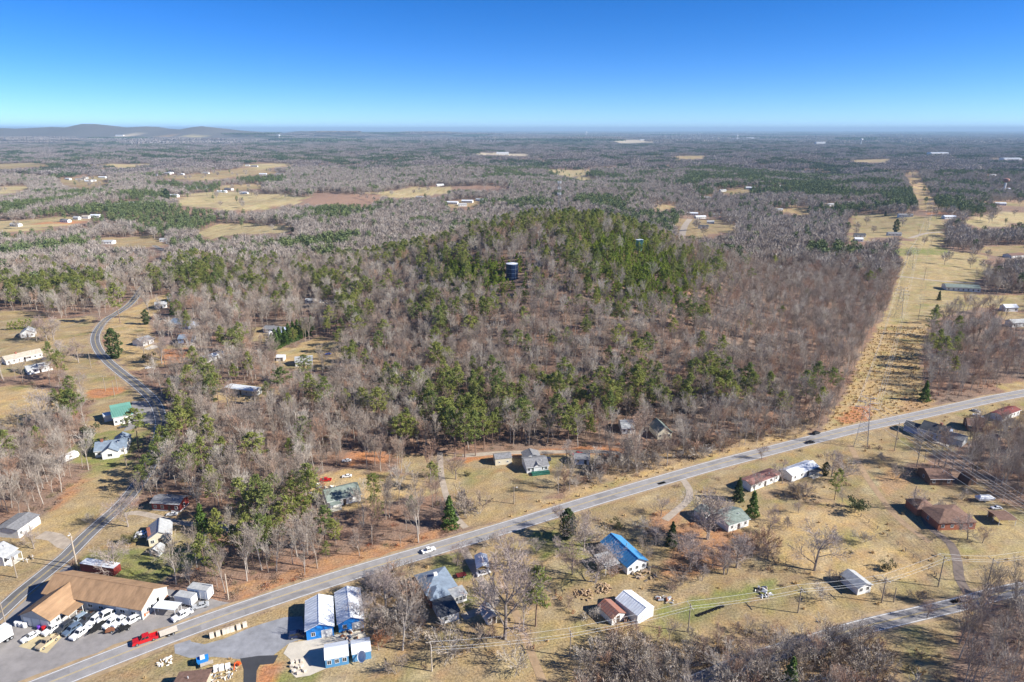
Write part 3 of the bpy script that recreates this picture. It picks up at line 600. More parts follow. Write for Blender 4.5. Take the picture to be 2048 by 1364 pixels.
# --- blue metal buildings
bA, _ = house('metal_garage', 'blue metal garage with white roof and white door, beside the gravel yard', P(2, 1352, 932), P(2, 1628, 880), 11.0, 3.0, 1.3, 'blue_metal', 'roof_white_metal', 'y', (1, 0, 2), 0, cat='garage', garage=1, ribs=12)
bB, _ = house('metal_garage', 'blue metal garage with white roof under bare branches, next to the tall bare trees', P(2, 1680, 852), P(2, 1935, 800), 12.0, 2.8, 1.3, 'blue_metal', 'roof_white_metal', 'y', (1, 1, 0), 0, cat='garage', garage=1, ribs=13)
house('small_office', 'small blue-sided building with bright white roof on the concrete pad', P(2, 1545, 1215), P(2, 1782, 1168), 5.0, 2.4, 0.9, 'blue_siding', 'roof_white_metal', 'x', (3, 0, 1), 0, cat='shed', over=0.15, trim='trim_white')
house('storage_shed', 'small blue-sided shed with white roof behind the satellite dish', P(2, 1822, 1152), P(2, 2012, 1112), 4.6, 2.2, 0.8, 'blue_siding', 'roof_white_metal', 'x', (1, 0, 0), 0, cat='shed', over=0.12)
house('house', 'house with flat brown roof at the bottom edge by stacked white tanks', P(2, -40, 1630), P(2, 280, 1595), 7.5, 2.6, 0.5, 'tan_siding', 'roof_brown', 'x', (2, 1, 0))
# --- brick ranch house south of the road
bh, Lb = house('brick_house', 'brick ranch house with slate-blue hipped roof beside the gravel drive', P(3, 790, 655), P(3, 1090, 560), 9.0, 2.7, 1.9, 'brick', 'roof_slate_blue', 'x', (3, 1, 2), 1, hip=True)
gable(bh, -Lb * 0.47, -Lb * 0.47 + 5.2, -2.4, 3.0, 2.66, 1.4, 'brick', 'roof_slate_blue', 'y', 0.3, hip=True)
window(bh, -Lb * 0.47 + 2.6, -2.4, 0.9, 0, 1.1, 1.3)
gable(bh, Lb * 0.14, Lb * 0.14 + 4.6, -3.6, -0.01, 2.2, 0.0, 'trim_white', 'roof_light_grey', 'x', 0.2)
for i in range(4): window(bh, Lb * 0.14 + 0.7 + i * 1.05, -3.6, 0.7, 0, 0.9, 1.3)
MB().box(-0.5, 0.5, 4.2, 5.0, 3.6, 5.2).build('chimney', 'trim_white', bh)
house('garage', 'white-walled garage with navy roof below the brick ranch house', P(3, 938, 870), P(3, 1118, 812), 7.0, 2.5, 0.55, 'white_paint', 'roof_dark', 'x', (1, 0, 1), 1, cat='garage', doorm='door_white')
house('garden_shed', 'small white shed with pale grey roof beside the gravel drive loop', P(3, 1408, 878), P(3, 1500, 850), 5.0, 2.1, 1.0, 'white_paint', 'roof_light_grey', 'y', (1, 0, 0), 1, cat='shed', over=0.2)
carport('carport', 'white metal carport with white walls standing over the gravel drive', P(3, 1300, 362), P(3, 1425, 350), 6.0, 2.3, 'roof_white_metal', 0.8, 'y')
# --- blue-roofed house and sheds
bl, Lbl = house('house', 'white house with bright blue metal roof among bare lawn trees', P(4, 790, 510), P(4, 985, 450), 13.0, 2.8, 1.8, 'white_paint', 'roof_blue_metal', 'y', (3, 1, 2), 0, over=0.5, ribs=14)
MB().tube((0.8, 6.5, 3.9), (0.8, 6.5, 5.2), 0.14, 0.14, 6).build('flue_pipe', 'steel', bl)
MB().box(-Lbl / 2 - 5.6, -Lbl / 2 - 0.55, 2.5, 9.0, 2.35, 2.5).build('carport_roof', 'roof_light_grey', bl)
for yy in (2.7, 5.7, 8.8): MB().box(-Lbl / 2 - 5.5, -Lbl / 2 - 5.36, yy - 0.07, yy + 0.07, -0.2, 2.35).build('carport_post', 'trim_white', bl)
house('tin_shed', 'white shed with rusty pink tin roof next to the ribbed white shed', P(4, 632, 1030), P(4, 762, 972), 5.6, 2.1, 1.0, 'white_paint', 'roof_rust', 'y', (0, 0, 0), 1, cat='shed', over=0.25, ribs=7, doorm='door_dark')
house('metal_shed', 'white metal shed with dark-ribbed white roof next to the rusty tin shed', P(4, 892, 1022), P(4, 1056, 930), 8.0, 2.6, 1.2, 'white_paint', 'roof_white_metal', 'y', (0, 0, 0), 1, cat='shed', over=0.12, ribs=11, doorm='door_white')
house('cottage', 'small white cottage with low grey roof by the power-line poles', P(5, 800, 528), P(5, 898, 503), 6.0, 2.4, 1.0, 'white_paint', 'roof_light_grey', 'y', (2, 1, 0), 0, over=0.4)
# --- right-hand houses
h22, _ = house('house', 'white house with grey-green roof behind two dark cedars', P(6, 178, 680), P(6, 305, 638), 8.0, 2.6, 1.4, 'white_paint', 'roof_grey_green', 'x', (2, 1, 0))
gable(h22, -7.5, -2.0, 7.0, 12.0, 2.5, 1.1, 'white_paint', 'roof_grey_green', 'y', 0.3)
house('mobile_home', 'long mobile home with faded red roof and white wall south of the road', P(6, 320, 422), P(6, 498, 352), 4.6, 2.6, 0.7, 'white_paint', 'roof_faded_red', 'x', (4, 1, 0), 1, cat='mobile home')
house('mobile_home', 'white mobile home with blue-shaded porch beside tall bare tree', P(6, 578, 362), P(6, 740, 300), 5.0, 2.6, 0.9, 'white_paint', 'roof_white_metal', 'x', (3, 1, 0), 1, cat='mobile home', porch=(0.2, 0.95, 2.6, 2.4, 'roof_dark'))
h25, _ = house('house', 'brown-roofed house with hipped roof inside the loop drive', P(6, 1500, 668), P(6, 1735, 660), 10.0, 2.6, 1.9, 'brick', 'roof_brown', 'x', (3, 1, 1), 1, hip=True)
gable(h25, -7.5, -1.5, 8.5, 14.5, 2.55, 1.6, 'brick', 'roof_brown', 'y', 0.35, hip=True)
carport('carport', 'low brown-roofed carport beside the house in the loop drive', P(6, 1885, 640), P(6, 1992, 640), 5.5, 2.2, 'roof_brown', 0.4, 'x', wall='brown_siding')
house('house', 'dark brown house half hidden by bare trees at the wood edge', P(6, 1450, 382), P(6, 1590, 382), 8.0, 2.6, 1.8, 'brown_siding', 'roof_brown', 'x', (2, 1, 1))
rb = thing('round_top_shed', 'small dark round-topped shed at the wood edge', 'shed', G(6, 1718, 382), 0.2); FOOT.append((*rb.location.xy, 4))
MB().extrude([(-1.6, -0.3), (1.6, -0.3), (1.75, 0.9), (1.4, 2.1), (0.7, 2.8), (0, 3.0), (-0.7, 2.8), (-1.4, 2.1), (-1.75, 0.9)], 'y', 0, 4.5).build('shell', 'brown_siding', rb); door(rb, 0, 0, 0, 0)
b29, L29 = house('house', 'large blue-grey house with dark slate roof above the road bend', P(19, 430, 840), P(19, 815, 955), 9.5, 3.2, 2.0, 'blue_grey_siding', 'roof_dark', 'x', (4, 1, 1), 1, chim=(0.3, 0.5))
gable(b29, L29 / 2 + 0.02, L29 / 2 + 6.0, 1.0, 7.5, 2.6, 1.0, 'grey_siding', 'roof_grey', 'x', 0.3); gable(b29, -L29 / 2 - 6.0, -L29 / 2 - 0.02, 0.5, 6, 2.6, 0.9, 'blue_grey_siding', 'roof_dark', 'x', 0.3)
MB().box(1.5, 7, -3.2, -0.02, -0.3, 0.4).build('deck', 'concrete', b29)
house('house', 'low dark house with brown roof near the parked truck in bare trees', P(19, 1170, 770), P(19, 1400, 800), 8.0, 2.5, 1.6, 'brown_siding', 'roof_brown', 'x', (2, 1, 1))
house('mobile_home', 'red-roofed white mobile home among bare trees at the picture edge', P(19, 1690, 635), P(19, 1955, 535), 4.6, 2.6, 0.7, 'white_paint', 'roof_red', 'x', (4, 1, 0), 1, cat='mobile home')
# --- clearing north of the main road
house('storage_shed', 'cream shed with grey roof standing in the grassy clearing', P(7, 338, 304), P(7, 460, 291), 4.6, 2.6, 0.9, 'cream_paint', 'roof_grey', 'x', (2, 0, 0), 0, cat='shed', over=0.15, ww=0.7, wh=0.7)
h32, L32 = house('house', 'white house with grey gabled roof and dark green deck in the clearing', P(7, 572, 362), P(7, 732, 345), 8.0, 2.5, 1.4, 'white_paint', 'roof_grey', 'x', (4, 1, 0), 1)
gable(h32, -L32 / 2 + 1.0, -L32 / 2 + 7.0, 7.8, 12.5, 2.4, 1.1, 'white_paint', 'roof_grey', 'y', 0.35)
gable(h32, -1.5, 1.5, -0.25, 3.0, 2.52, 0.9, 'white_paint', 'roof_grey', 'y', 0.25)
MB().box(-L32 / 2 + 1.5, L32 / 2, -2.4, -0.27, -0.3, 0.75).build('deck', 'green_paint', h32)
for x in np.linspace(-L32 / 2 + 1.6, L32 / 2 - 0.1, 6): MB().box(x - 0.05, x + 0.05, -2.38, -2.28, 0.75, 1.7).build('deck_post', 'green_paint', h32)
MB().box(-L32 / 2 + 1.55, L32 / 2 - 0.05, -2.36, -2.30, 1.6, 1.72).build('deck_rail', 'green_paint', h32)
house('garden_shed', 'small grey-roofed white shed behind the roadside bare trees', P(7, 925, 295), P(7, 1035, 300), 5, 2.3, 1.0, 'white_paint', 'roof_grey', 'x', (1, 1, 0), 1, cat='shed')
house('house', 'white-walled house mostly hidden behind pines at the hill foot', P(7, 1280, 68), P(7, 1378, 66), 8, 2.7, 1.7, 'white_paint', 'roof_light_grey', 'x', (2, 1, 0))
house('house', 'house with steep grey-green front gable hidden in bare trees', P(7, 1545, 110), P(7, 1650, 100), 9, 2.8, 2.4, 'cream_paint', 'roof_grey_green', 'y', (2, 1, 0))
house('house', 'white house with mottled grey-green roof in the straw-coloured yard', P(8, 715, 765), P(8, 1010, 690), 8.5, 2.7, 2.0, 'white_paint', 'roof_grey_green', 'x', (4, 1, 1), 1, porch=(-0.95, -0.3, 2.6, 2.5, 'roof_grey_green'))
# --- along the curving lane, lower part
h38, L38 = house('house', 'dark grey L-shaped house with white front gable above the tree shadow', P(11, 785, 270), P(11, 1040, 235), 8, 2.8, 1.9, 'white_paint', 'roof_slate_blue', 'x', (3, 1, 1), 1, chim=(-0.6, 0.5))
gable(h38, -2.5, 3.0, -2.6, 3.5, 2.75, 1.7, 'white_paint', 'roof_slate_blue', 'y', 0.3); window(h38, 0.2, -2.6, 0.9, 0, 1.6, 1.2); gable(h38, L38 / 2 - 5.5, L38 / 2 - 0.1, 6, 12, 2.7, 1.6, 'white_paint', 'roof_slate_blue', 'y', 0.3)
house('mobile_home', 'dark red mobile home with grey roof and white skirting', P(11, 1250, 700), P(11, 1478, 715), 5.0, 3.0, 0.8, 'red_paint', 'roof_grey', 'x', (3, 1, 0), 1, cat='mobile home', skirt='white_paint')
house('house', 'small pale house with light grey roof and brick chimney by two white cars', P(11, 1225, 1000), P(11, 1410, 960), 8.0, 2.7, 1.8, 'cream_paint', 'roof_light_grey', 'y', (2, 1, 1), 1, chim=(-0.9, 0.2))
house('garden_shed', 'tiny weathered grey shed below the pale small house', P(11, 1230, 1078), P(11, 1300, 1085), 3.2, 1.9, 0.8, 'grey_siding', 'roof_light_grey', 'y', (0, 0, 0), 1, cat='shed', over=0.15)
h41, _ = house('long_garage', 'long white garage with flat grey roof at the left picture edge', P(11, 160, 932), P(11, 330, 808), 7.0, 3.0, 0.6, 'white_paint', 'roof_grey', 'x', (1, 1, 0), 0, cat='garage', garage=3)
gable(h41, -20, -11.7, 0.3, 6.0, 2.4, 0.4, 'grey_siding', 'roof_dark', 'x', 0.2)
house('house', 'white house with pale grey roof at the left edge beside white yard ornaments', P(11, 40, 1160), P(11, 150, 1085), 8.5, 3.0, 1.6, 'white_paint', 'roof_light_grey', 'x', (3, 1, 0), 1, porch=(-0.9, 0.9, 2.0, 2.6, 'roof_light_grey'))
# --- chapel-like hall and houses above it
ch, Lc = house('hall', 'white hall with green metal roof beside the bend of the lane', P(12, 938, 1030), P(12, 1095, 998), 11.5, 3.6, 2.2, 'white_paint', 'roof_green_metal', 'x', (3, 2, 1), 1, cat='hall', mid=9.5, ribs=9)
MB().box(-Lc / 2 - 3.2, -Lc / 2 - 0.02, 6.5, 10.5, -0.3, 2.6).build('annex_wall', 'white_paint', ch); MB().box(-Lc / 2 - 3.4, -Lc / 2 - 0.03, 6.3, 10.7, 2.62, 2.8).build('annex_roof', 'roof_white_metal', ch)
house('long_house', 'long white house with beige roof and chimneys at the left edge', P(12, 55, 535), P(12, 355, 468), 7.0, 2.7, 1.5, 'white_paint', 'roof_beige', 'x', (6, 1, 0), 1, chim=(-0.3, 0.5), porch=(0.0, 0.4, 1.8, 2.5, 'roof_beige'))
house('house', 'white house with pale roof just below the long beige-roofed house', P(12, 232, 614), P(12, 438, 572), 6.5, 2.7, 1.2, 'white_paint', 'roof_light_grey', 'x', (4, 1, 0), 1)
house('house', 'white gabled house behind bare trees near the young pine row', P(12, 172, 312), P(12, 285, 300), 8, 2.8, 2.0, 'white_paint', 'roof_light_grey', 'y', (2, 1, 0))
house('house', 'white house with grey roof right of the lane bend', P(12, 1172, 382), P(12, 1262, 352), 8, 2.7, 1.6, 'white_paint', 'roof_grey', 'x', (2, 1, 0), 1)
house('house', 'blue-grey house in tree shade right of the lane bend, upper of two', P(12, 1390, 215), P(12, 1545, 240), 8, 2.7, 1.7, 'blue_grey_siding', 'roof_slate_blue', 'x', (3, 1, 0), 1)
house('house', 'blue-grey house in tree shade right of the lane bend, lower of two', P(12, 1462, 355), P(12, 1572, 352), 7, 2.7, 1.5, 'blue_grey_siding', 'roof_slate_blue', 'x', (2, 1, 0), 1)
house('mobile_home', 'white trailer home with white roof among bare trees', P(12, 1690, 518), P(12, 1840, 470), 5, 2.6, 0.8, 'white_paint', 'roof_white_metal', 'x', (3, 1, 0), 1, cat='mobile home')
house('house', 'low grey-roofed house at the far end of the straw clearing', P(12, 1275, 72), P(12, 1370, 62), 7, 2.6, 1.3, 'white_paint', 'roof_light_grey', 'x', (2, 1, 0), 1)
house('house', 'blue-white house at the top of the straw clearing', P(13, 165, 245), P(13, 265, 235), 8, 2.9, 1.6, 'blue_grey_siding', 'roof_grey', 'x', (2, 1, 0), 1)
house('mobile_home', 'blue-grey mobile home with brown-grey roof beside the evergreen row', P(13, 1030, 525), P(13, 1195, 538), 7, 2.7, 1.0, 'blue_grey_siding', 'roof_grey', 'x', (4, 1, 0), 1, cat='mobile home')
house('garden_shed', 'tiny white shed in front of the home beside the evergreen row', P(13, 1085, 558), P(13, 1122, 552), 2.6, 2.0, 0.6, 'white_paint', 'roof_white_metal', 'y', (0, 0, 0), 1, cat='shed', over=0.1)
house('mobile_home', 'pale grey mobile home on red soil behind bare trees', P(13, 690, 1072), P(13, 962, 1106), 4.8, 2.7, 0.6, 'grey_siding', 'roof_white_metal', 'x', (4, 1, 0), 1, cat='mobile home')
house('house', 'grey-roofed white house partly hidden behind bare treetops', P(13, 1325, 835), P(13, 1480, 820), 8, 2.6, 1.6, 'white_paint', 'roof_light_grey', 'x', (2, 1, 0), 1)
house('garden_shed', 'small white shed above the grey-roofed house in the wood', P(13, 1150, 785), P(13, 1215, 785), 4, 2.2, 0.8, 'white_paint', 'roof_white_metal', 'x', (1, 0, 0), 1, cat='shed')
house('shack', 'white shack with cluttered red-soil yard below the hill pines', P(13, 1412, 260), P(13, 1495, 255), 5, 2.4, 0.8, 'white_paint', 'roof_light_grey', 'x', (1, 1, 0), 1, cat='shed')
house('garden_shed', 'tiny white shed nearly swallowed by trees below the hill', P(13, 1800, 258), P(13, 1860, 250), 4, 2.3, 0.8, 'white_paint', 'roof_white_metal', 'x', (1, 0, 0), 0, cat='shed')
# --- middle distance and far buildings
FARH = [(16, 610, 782, 24, 'white metal barn with dark roof in the middle distance', 'roof_light_grey'), (16, 385, 656, 14, 'white house on red soil in the middle distance, larger of four', 'roof_grey'), (16, 452, 640, 9, 'white house right of the red soil patch', 'roof_light_grey'),
 (16, 505, 634, 10, 'low pale house third along the red soil patch', 'roof_beige'), (16, 562, 628, 14, 'white long house at the end of the red soil patch', 'roof_white_metal'), (16, 95, 680, 14, 'pale metal shed at the left edge of the red soil patch', 'roof_light_grey'),
 (16, 925, 925, 9, 'white and rust-coloured house just above the lane trees', 'roof_brown'), (16, 960, 770, 9, 'white house near the lane in the middle distance', 'roof_light_grey'), (16, 1000, 782, 9, 'small white house right of its neighbour by the lane', 'roof_white_metal'), (16, 1048, 792, 8, 'dark-roofed house last of the three by the lane', 'roof_dark'),
 (15, 455, 122, 14, 'white house at the edge of the small golden field', 'roof_light_grey'), (15, 1190, 155, 20, 'white farmhouse at the top of the mown field', 'roof_grey'), (15, 1445, 165, 18, 'white-roofed barn right of the power-line field', 'roof_white_metal'),
 (15, 925, 272, 13, 'dark house with blue tarpaulin at the mown field edge', 'roof_dark'), (15, 918, 298, 9, 'small white shed at the mown field edge', 'roof_white_metal'), (15, 1512, 580, 24, 'big house with grey-green roof right of the corridor', 'roof_grey_green'),
 (15, 590, 480, 14, 'pale house in the wood left of the corridor', 'roof_light_grey'), (15, 430, 470, 12, 'pale house half hidden in the wood left of the corridor', 'roof_light_grey'), (15, 18, 222, 13, 'dark-roofed house right of the far lane', 'roof_dark'), (15, 60, 195, 10, 'white house beyond the far lane', 'roof_light_grey'), (15, 1820, 390, 20, 'brown house at the right edge field', 'roof_brown'),
 (15, 1790, 700, 9, 'white parked camper at the right edge field', 'roof_white_metal'), (15, 1830, 790, 10, 'small white building below the right edge field', 'roof_light_grey'), (15, 1125, 265, 16, 'long pale house behind the dark fir', 'roof_grey')]
def far_house_mesh(L, D, h, roof, wall='white_paint'):
    m = MB(); m.extrude([(-D / 2, -1.5), (D / 2, -1.5), (D / 2, h), (0, h + 1.6), (-D / 2, h)], 'x', -L / 2, L / 2, 0)
    m.extrude([(a, z + 0.02) for a, z in roof_prof(-D / 2, D / 2, h, h + 1.6, 0.4, 0.15)], 'x', -L / 2 - 0.4, L / 2 + 0.4, 1)
    for x in np.linspace(-L / 2 + 1.6, L / 2 - 1.6, max(2, int(L / 3.4))): m.box(x - 0.5, x + 0.5, -D / 2 - 0.04, -D / 2, 0.9, 2.1, 2)
    return m.mesh('house', [wall, roof, 'glass'])
for z_, x, y, L, lab, rf in FARH:
    g = G(z_, x, y); o = put('house', far_house_mesh(L, max(6, L * 0.5), 3.0, rf), None, g, random.uniform(-0.3, 0.3)); tag(o, lab, 'house'); FOOT.append((g.x, g.y, L * 0.7 + 2)); FRONT.append((g.x, g.y, L * 0.6 + 2))
fr = random.Random(3)
SPECK = [(16, 600, 398), (16, 545, 418), (16, 500, 402), (16, 470, 410), (16, 640, 398), (16, 690, 405), (16, 520, 420), (16, 400, 408), (16, 1030, 468), (16, 1100, 458), (16, 1180, 463), (16, 1300, 483), (16, 1430, 492), (16, 1020, 508), (16, 790, 493), (16, 830, 490), (16, 700, 562), (16, 770, 553), (16, 1220, 455), (16, 1340, 468),
 (16, 1450, 328), (16, 1490, 332), (16, 1640, 378), (16, 1330, 190), (16, 1100, 218), (16, 1080, 210), (16, 1130, 222), (16, 1160, 190), (16, 1180, 212), (16, 1060, 205), (16, 650, 160), (16, 700, 158), (16, 980, 375), (16, 1000, 372), (16, 900, 385), (16, 1540, 380), (16, 1060, 380), (16, 1200, 372)]
SPECK.sort(key=lambda q: q[1])
for k, (z_, x, y) in enumerate(SPECK):
    g = G(z_, x, y); L = fr.uniform(11, 20) * (1 + g.length / 6000)
    o = put('house', cached(('fh', int(L / 3)), lambda: far_house_mesh(int(L / 3) * 3, 8, 3.4, fr.choice(['roof_light_grey', 'roof_grey', 'roof_white_metal']))), None, g, fr.uniform(-0.5, 0.5))
    tag(o, f'tiny far-off pale house, {nth(k)} of those left of the hill', 'house', 'far houses left of the hill'); FOOT.append((g.x, g.y, 16)); FRONT.append((g.x, g.y, 10))
SPR = [(840, 397), (870, 401), (905, 408), (935, 405), (960, 402), (925, 412), (880, 372), (1215, 340), (1232, 338), (1245, 336), (1260, 340), (1445, 383), (1500, 378), (1560, 375), (1790, 335), (1900, 370), (1985, 352), (2010, 380), (1960, 412), (1930, 418), (2000, 410), (1660, 412), (1700, 408), (1745, 405), (1770, 408), (1410, 398), (1385, 430), (1400, 437), (1430, 433)]
SPR.sort()
for k, (x, y) in enumerate(SPR):
    g = ground(x, y); L = fr.uniform(11, 18) * (1 + g.length / 7000)
    o = put('house', cached(('fh', int(L / 3)), lambda: far_house_mesh(int(L / 3) * 3, 8, 3.4, 'roof_light_grey')), None, g, fr.uniform(-0.5, 0.5))
    tag(o, f'tiny far-off pale house, {nth(k)} of those beyond the hill at right', 'house', 'far houses right of the hill'); FOOT.append((g.x, g.y, 16)); FRONT.append((g.x, g.y, 10))
for k, (x, y, L) in enumerate(sorted([(785, 277, 190), (1005, 309, 70), (1290, 281, 120), (1500, 277, 110), (1470, 279, 90), (1875, 310, 90), (2020, 322, 80), (1640, 287, 80), (240, 272, 90)])):
    g = ground(x, y); o = put('warehouse', far_house_mesh(L, L * 0.4, 12, 'roof_white_metal'), None, g, 0.05); tag(o, f'long pale warehouse near the horizon, {nth(k)}', 'warehouse', 'warehouses near the horizon'); FOOT.append((g.x, g.y, L)); FRONT.append((g.x, g.y, L * 0.6))
# ------------------------------------------------------------------ vehicles
SPEC = {  # half length, half width, hood z, cab (x0,x1 base; x0,x1 roof), roof z, bed start or None
 'pickup': (2.85, 0.98, 1.08, (-1.0, 1.15, -0.85, 0.55), 1.82, -1.05), 'sedan': (2.35, 0.88, 0.92, (-1.55, 0.95, -1.0, 0.25), 1.42, None),
 'suv': (2.4, 0.94, 1.05, (-2.3, 1.0, -2.05, 0.35), 1.75, None), 'van': (2.8, 1.0, 1.15, (-2.78, 1.75, -2.7, 1.1), 2.25, None), 'coupe': (2.25, 0.88, 0.9, (-1.5, 0.8, -0.9, 0.1), 1.32, None)}
def quad_out(m, pts, off, mi=0):
    a, b_, c, d = [Vector(p) for p in pts]; nn = (b_ - a).cross(d - a).normalized() * off
    m.add([a, b_, c, d, a + nn, b_ + nn, c + nn, d + nn], [(0, 1, 2, 3), (4, 5, 6, 7), (0, 1, 5, 4), (1, 2, 6, 5), (2, 3, 7, 6), (3, 0, 4, 7)], mi)
def lerp4(a, b_, t): return tuple(x + (y - x) * t for x, y in zip(a, b_))
def car_parts(kind, paint):
    hl, hw, hz, cab, rz_, bed = SPEC[kind]; out = {}
    m = MB(); zb = 0.34
    e = 0.06
    if bed is None: prof = [(-hl, zb + 0.1), (-hl + 0.1, zb), (hl - 0.1, zb), (hl, zb + 0.12), (hl, hz - 0.28), (hl - 0.18, hz - 0.12), (cab[1] + 0.15, hz), (cab[0], hz + 0.02), (-hl + 0.15, hz - 0.02), (-hl, hz - 0.2)]
    else: prof = [(bed, zb), (hl - 0.1, zb), (hl, zb + 0.12), (hl, hz - 0.26), (hl - 0.18, hz - 0.08), (cab[1] + 0.1, hz), (bed, hz)]
    m.extrude(prof, 'y', -hw, hw)
    if bed is not None:
        m.box(-hl, bed, -hw, hw, zb, 0.72); m.box(-hl, bed, -hw, -hw + 0.12, 0.72, hz - 0.04); m.box(-hl, bed, hw - 0.12, hw, 0.72, hz - 0.04); m.box(-hl, -hl + 0.1, -hw + 0.12, hw - 0.12, 0.72, hz - 0.04)
    out['body'] = m.mesh('body', paint)
    b0 = [(cab[0], -hw + e, hz), (cab[1], -hw + e, hz), (cab[1], hw - e, hz), (cab[0], hw - e, hz)]
    t0 = [(cab[2], -hw + 0.2, rz_), (cab[3], -hw + 0.2, rz_), (cab[3], hw - 0.2, rz_), (cab[2], hw - 0.2, rz_)]
    m = MB(); m.add(b0 + t0, [(0, 3, 2, 1), (4, 5, 6, 7), (0, 1, 5, 4), (1, 2, 6, 5), (2, 3, 7, 6), (3, 0, 4, 7)]); out['cabin'] = m.mesh('cabin', paint)
    def pane(i, j, u0=0.08, u1=0.92, v0=0.1, v1=0.88):
        a, b_, c, d = b0[i], b0[j], t0[j], t0[i]
        f = lambda u, v: lerp4(lerp4(a, b_, u), lerp4(d, c, u), v)
        m = MB(); quad_out(m, [f(u0, v0), f(u1, v0), f(u1, v1), f(u0, v1)], 0.015); return m
    out['windscreen'] = pane(1, 2).mesh('windscreen', 'glass'); out['rear_window'] = pane(3, 0).mesh('rear_window', 'glass')
    s = MB(); 
    for u0, u1 in ((0.06, 0.48), (0.54, 0.94)):
        p_ = pane(0, 1, u0, u1); s.add(p_.v, p_.f)
    out['sw1'] = s.mesh('side_window', 'glass')
    s = MB()
    for u0, u1 in ((0.06, 0.48), (0.54, 0.94)):
        p_ = pane(2, 3, u0, u1); s.add(p_.v, p_.f)
    out['sw2'] = s.mesh('side_window', 'glass')
    return out
def wheel_mesh(r=0.36, w=0.24):
    def mk():
        m = MB(); m.tube((0, -w / 2, 0), (0, w / 2, 0), r, r, 14); return m.mesh('wheel', 'rubber')
    return cached(('wheel', r, w), mk)
def rim_mesh(r=0.21, w=0.26): return cached(('rim', r, w), lambda: MB().tube((0, -w / 2, 0), (0, w / 2, 0), r, r, 10).mesh('rim', 'steel'))
def wheels(root, xs_, hw, r=0.36, w=0.24):
    for x in xs_:
        for sy in (-1, 1):
            o = put('wheel', wheel_mesh(r, w), root, (x, sy * (hw - 0.1), r)); put('rim', rim_mesh(r * 0.58, w + 0.02), o)
def pose(a, b_):
    d = b_ - a; return (a + b_) / 2, math.atan2(d.y, d.x)
VN = {'pickup': ('pickup_truck', 'pickup truck'), 'sedan': ('sedan_car', 'car'), 'suv': ('suv', 'car'), 'van': ('van', 'van'), 'coupe': ('coupe_car', 'car')}
def vehicle(kind, paint, rear, front, label, dz=0.0, group=None):
    c, rz_ = pose(ground(*rear), ground(*front)); nm, cat = VN[kind]
    root = thing(nm, label, cat, (c.x, c.y, c.z + dz), rz_, group)
    for k, me in cached(('car', kind, paint), lambda: car_parts(kind, 'car_' + paint)).items():
        put({'sw1': 'side_window', 'sw2': 'side_window'}.get(k, k), me, root)
    if max(rear[1], front[1]) < 1120: root.scale = (0.74, 0.74, 0.74)     # compact cars along the far road and yards
    elif kind != 'van' and paint != 'red': root.scale = (0.9, 0.9, 0.9)
    hl, hw, hz = SPEC[kind][:3]; wheels(root, (-hl * 0.62, hl * 0.64), hw)
    hm = cached(('hl', kind), lambda: MB().box(-0.03, 0.03, -0.2, 0.2, -0.09, 0.09).mesh('headlight', 'trim_white'))
    for sy in (-1, 1): put('headlight', hm, root, (hl, sy * (hw - 0.26), hz - 0.42))
    FOOT.append((c.x, c.y, 3.2)); return root
z = lambda a, b_: P(1, a, b_)
RD = 0.06
vehicle('sedan', 'white', z(385, 872), z(255, 945), 'white sedan parked on the pad corner nearest the white semi-trailer', 0.02)
vehicle('pickup', 'tan', z(575, 908), z(405, 1025), 'tan pickup truck parked alone on the yellow concrete pad', 0.035)
vehicle('pickup', 'white', z(640, 770), z(460, 882), 'white crew-cab pickup parked nearest the workshop wing', 0.02)
vehicle('suv', 'dark_grey', z(728, 768), z(605, 850), 'dark grey SUV between the white pickup and the slate-blue SUV', 0.02)
vehicle('suv', 'slate_blue', z(812, 792), z(672, 885), 'slate-blue SUV in the workshop row, front bumper toward the road', 0.02)
vehicle('pickup', 'white', z(898, 818), z(760, 920), 'white pickup parked right of the slate-blue SUV in the workshop row', 0.02)
vehicle('suv', 'light_blue', z(862, 702), z(760, 765), 'light blue SUV in the back row near the lean-to', 0.02)
vehicle('pickup', 'dark_grey', z(962, 688), z(842, 765), 'charcoal pickup in the back row of the workshop yard', 0.02)
vehicle('suv', 'white', z(1020, 702), z(928, 775), 'white SUV in the back row beside the charcoal pickup', 0.02)
vehicle('van', 'white', z(1165, 668), z(1050, 725), 'white van backed up near the workshop front wall', 0.02)
vehicle('suv', 'white', z(1192, 735), z(1095, 800), 'white SUV between the black trailer frame and the shed wall', 0.02)
vehicle('pickup', 'white', z(1292, 712), z(1205, 770), 'white pickup second from the right end of the workshop row', 0.02)
vehicle('suv', 'white', z(1400, 718), z(1302, 768), 'white SUV at the right end of the workshop row', 0.02)
vehicle('pickup', 'white', z(1945, 645), z(1790, 728), 'white pickup parked off the road right of the workshop', 0.02)
vehicle('sedan', 'silver', P(2, 318, 572), P(2, 205, 602), 'silver sedan parked in front of the white box trailers', 0.02)
red = vehicle('pickup', 'red', z(1590, 905), z(1390, 968), 'red pickup truck towing a flatbed trailer on the main road', RD)
vehicle('pickup', 'white', P(3, 745, 140), P(3, 865, 100), 'white pickup driving alone on the main road', RD)
vehicle('suv', 'black', P(18, 330, 1212), P(18, 425, 1185), 'black SUV on the main road shoulder under the pines', RD)
vehicle('sedan', 'black', P(18, 360, 1290), P(18, 268, 1298), 'black sedan on the main road near the power-line tower', RD)
vehicle('suv', 'navy', P(2, 1200, 900), P(2, 1320, 880), 'dark navy SUV in the shadow of the blue garage', 0.02)
vehicle('sedan', 'white', P(3, 1330, 362), P(3, 1400, 340), 'white car under the white carport')
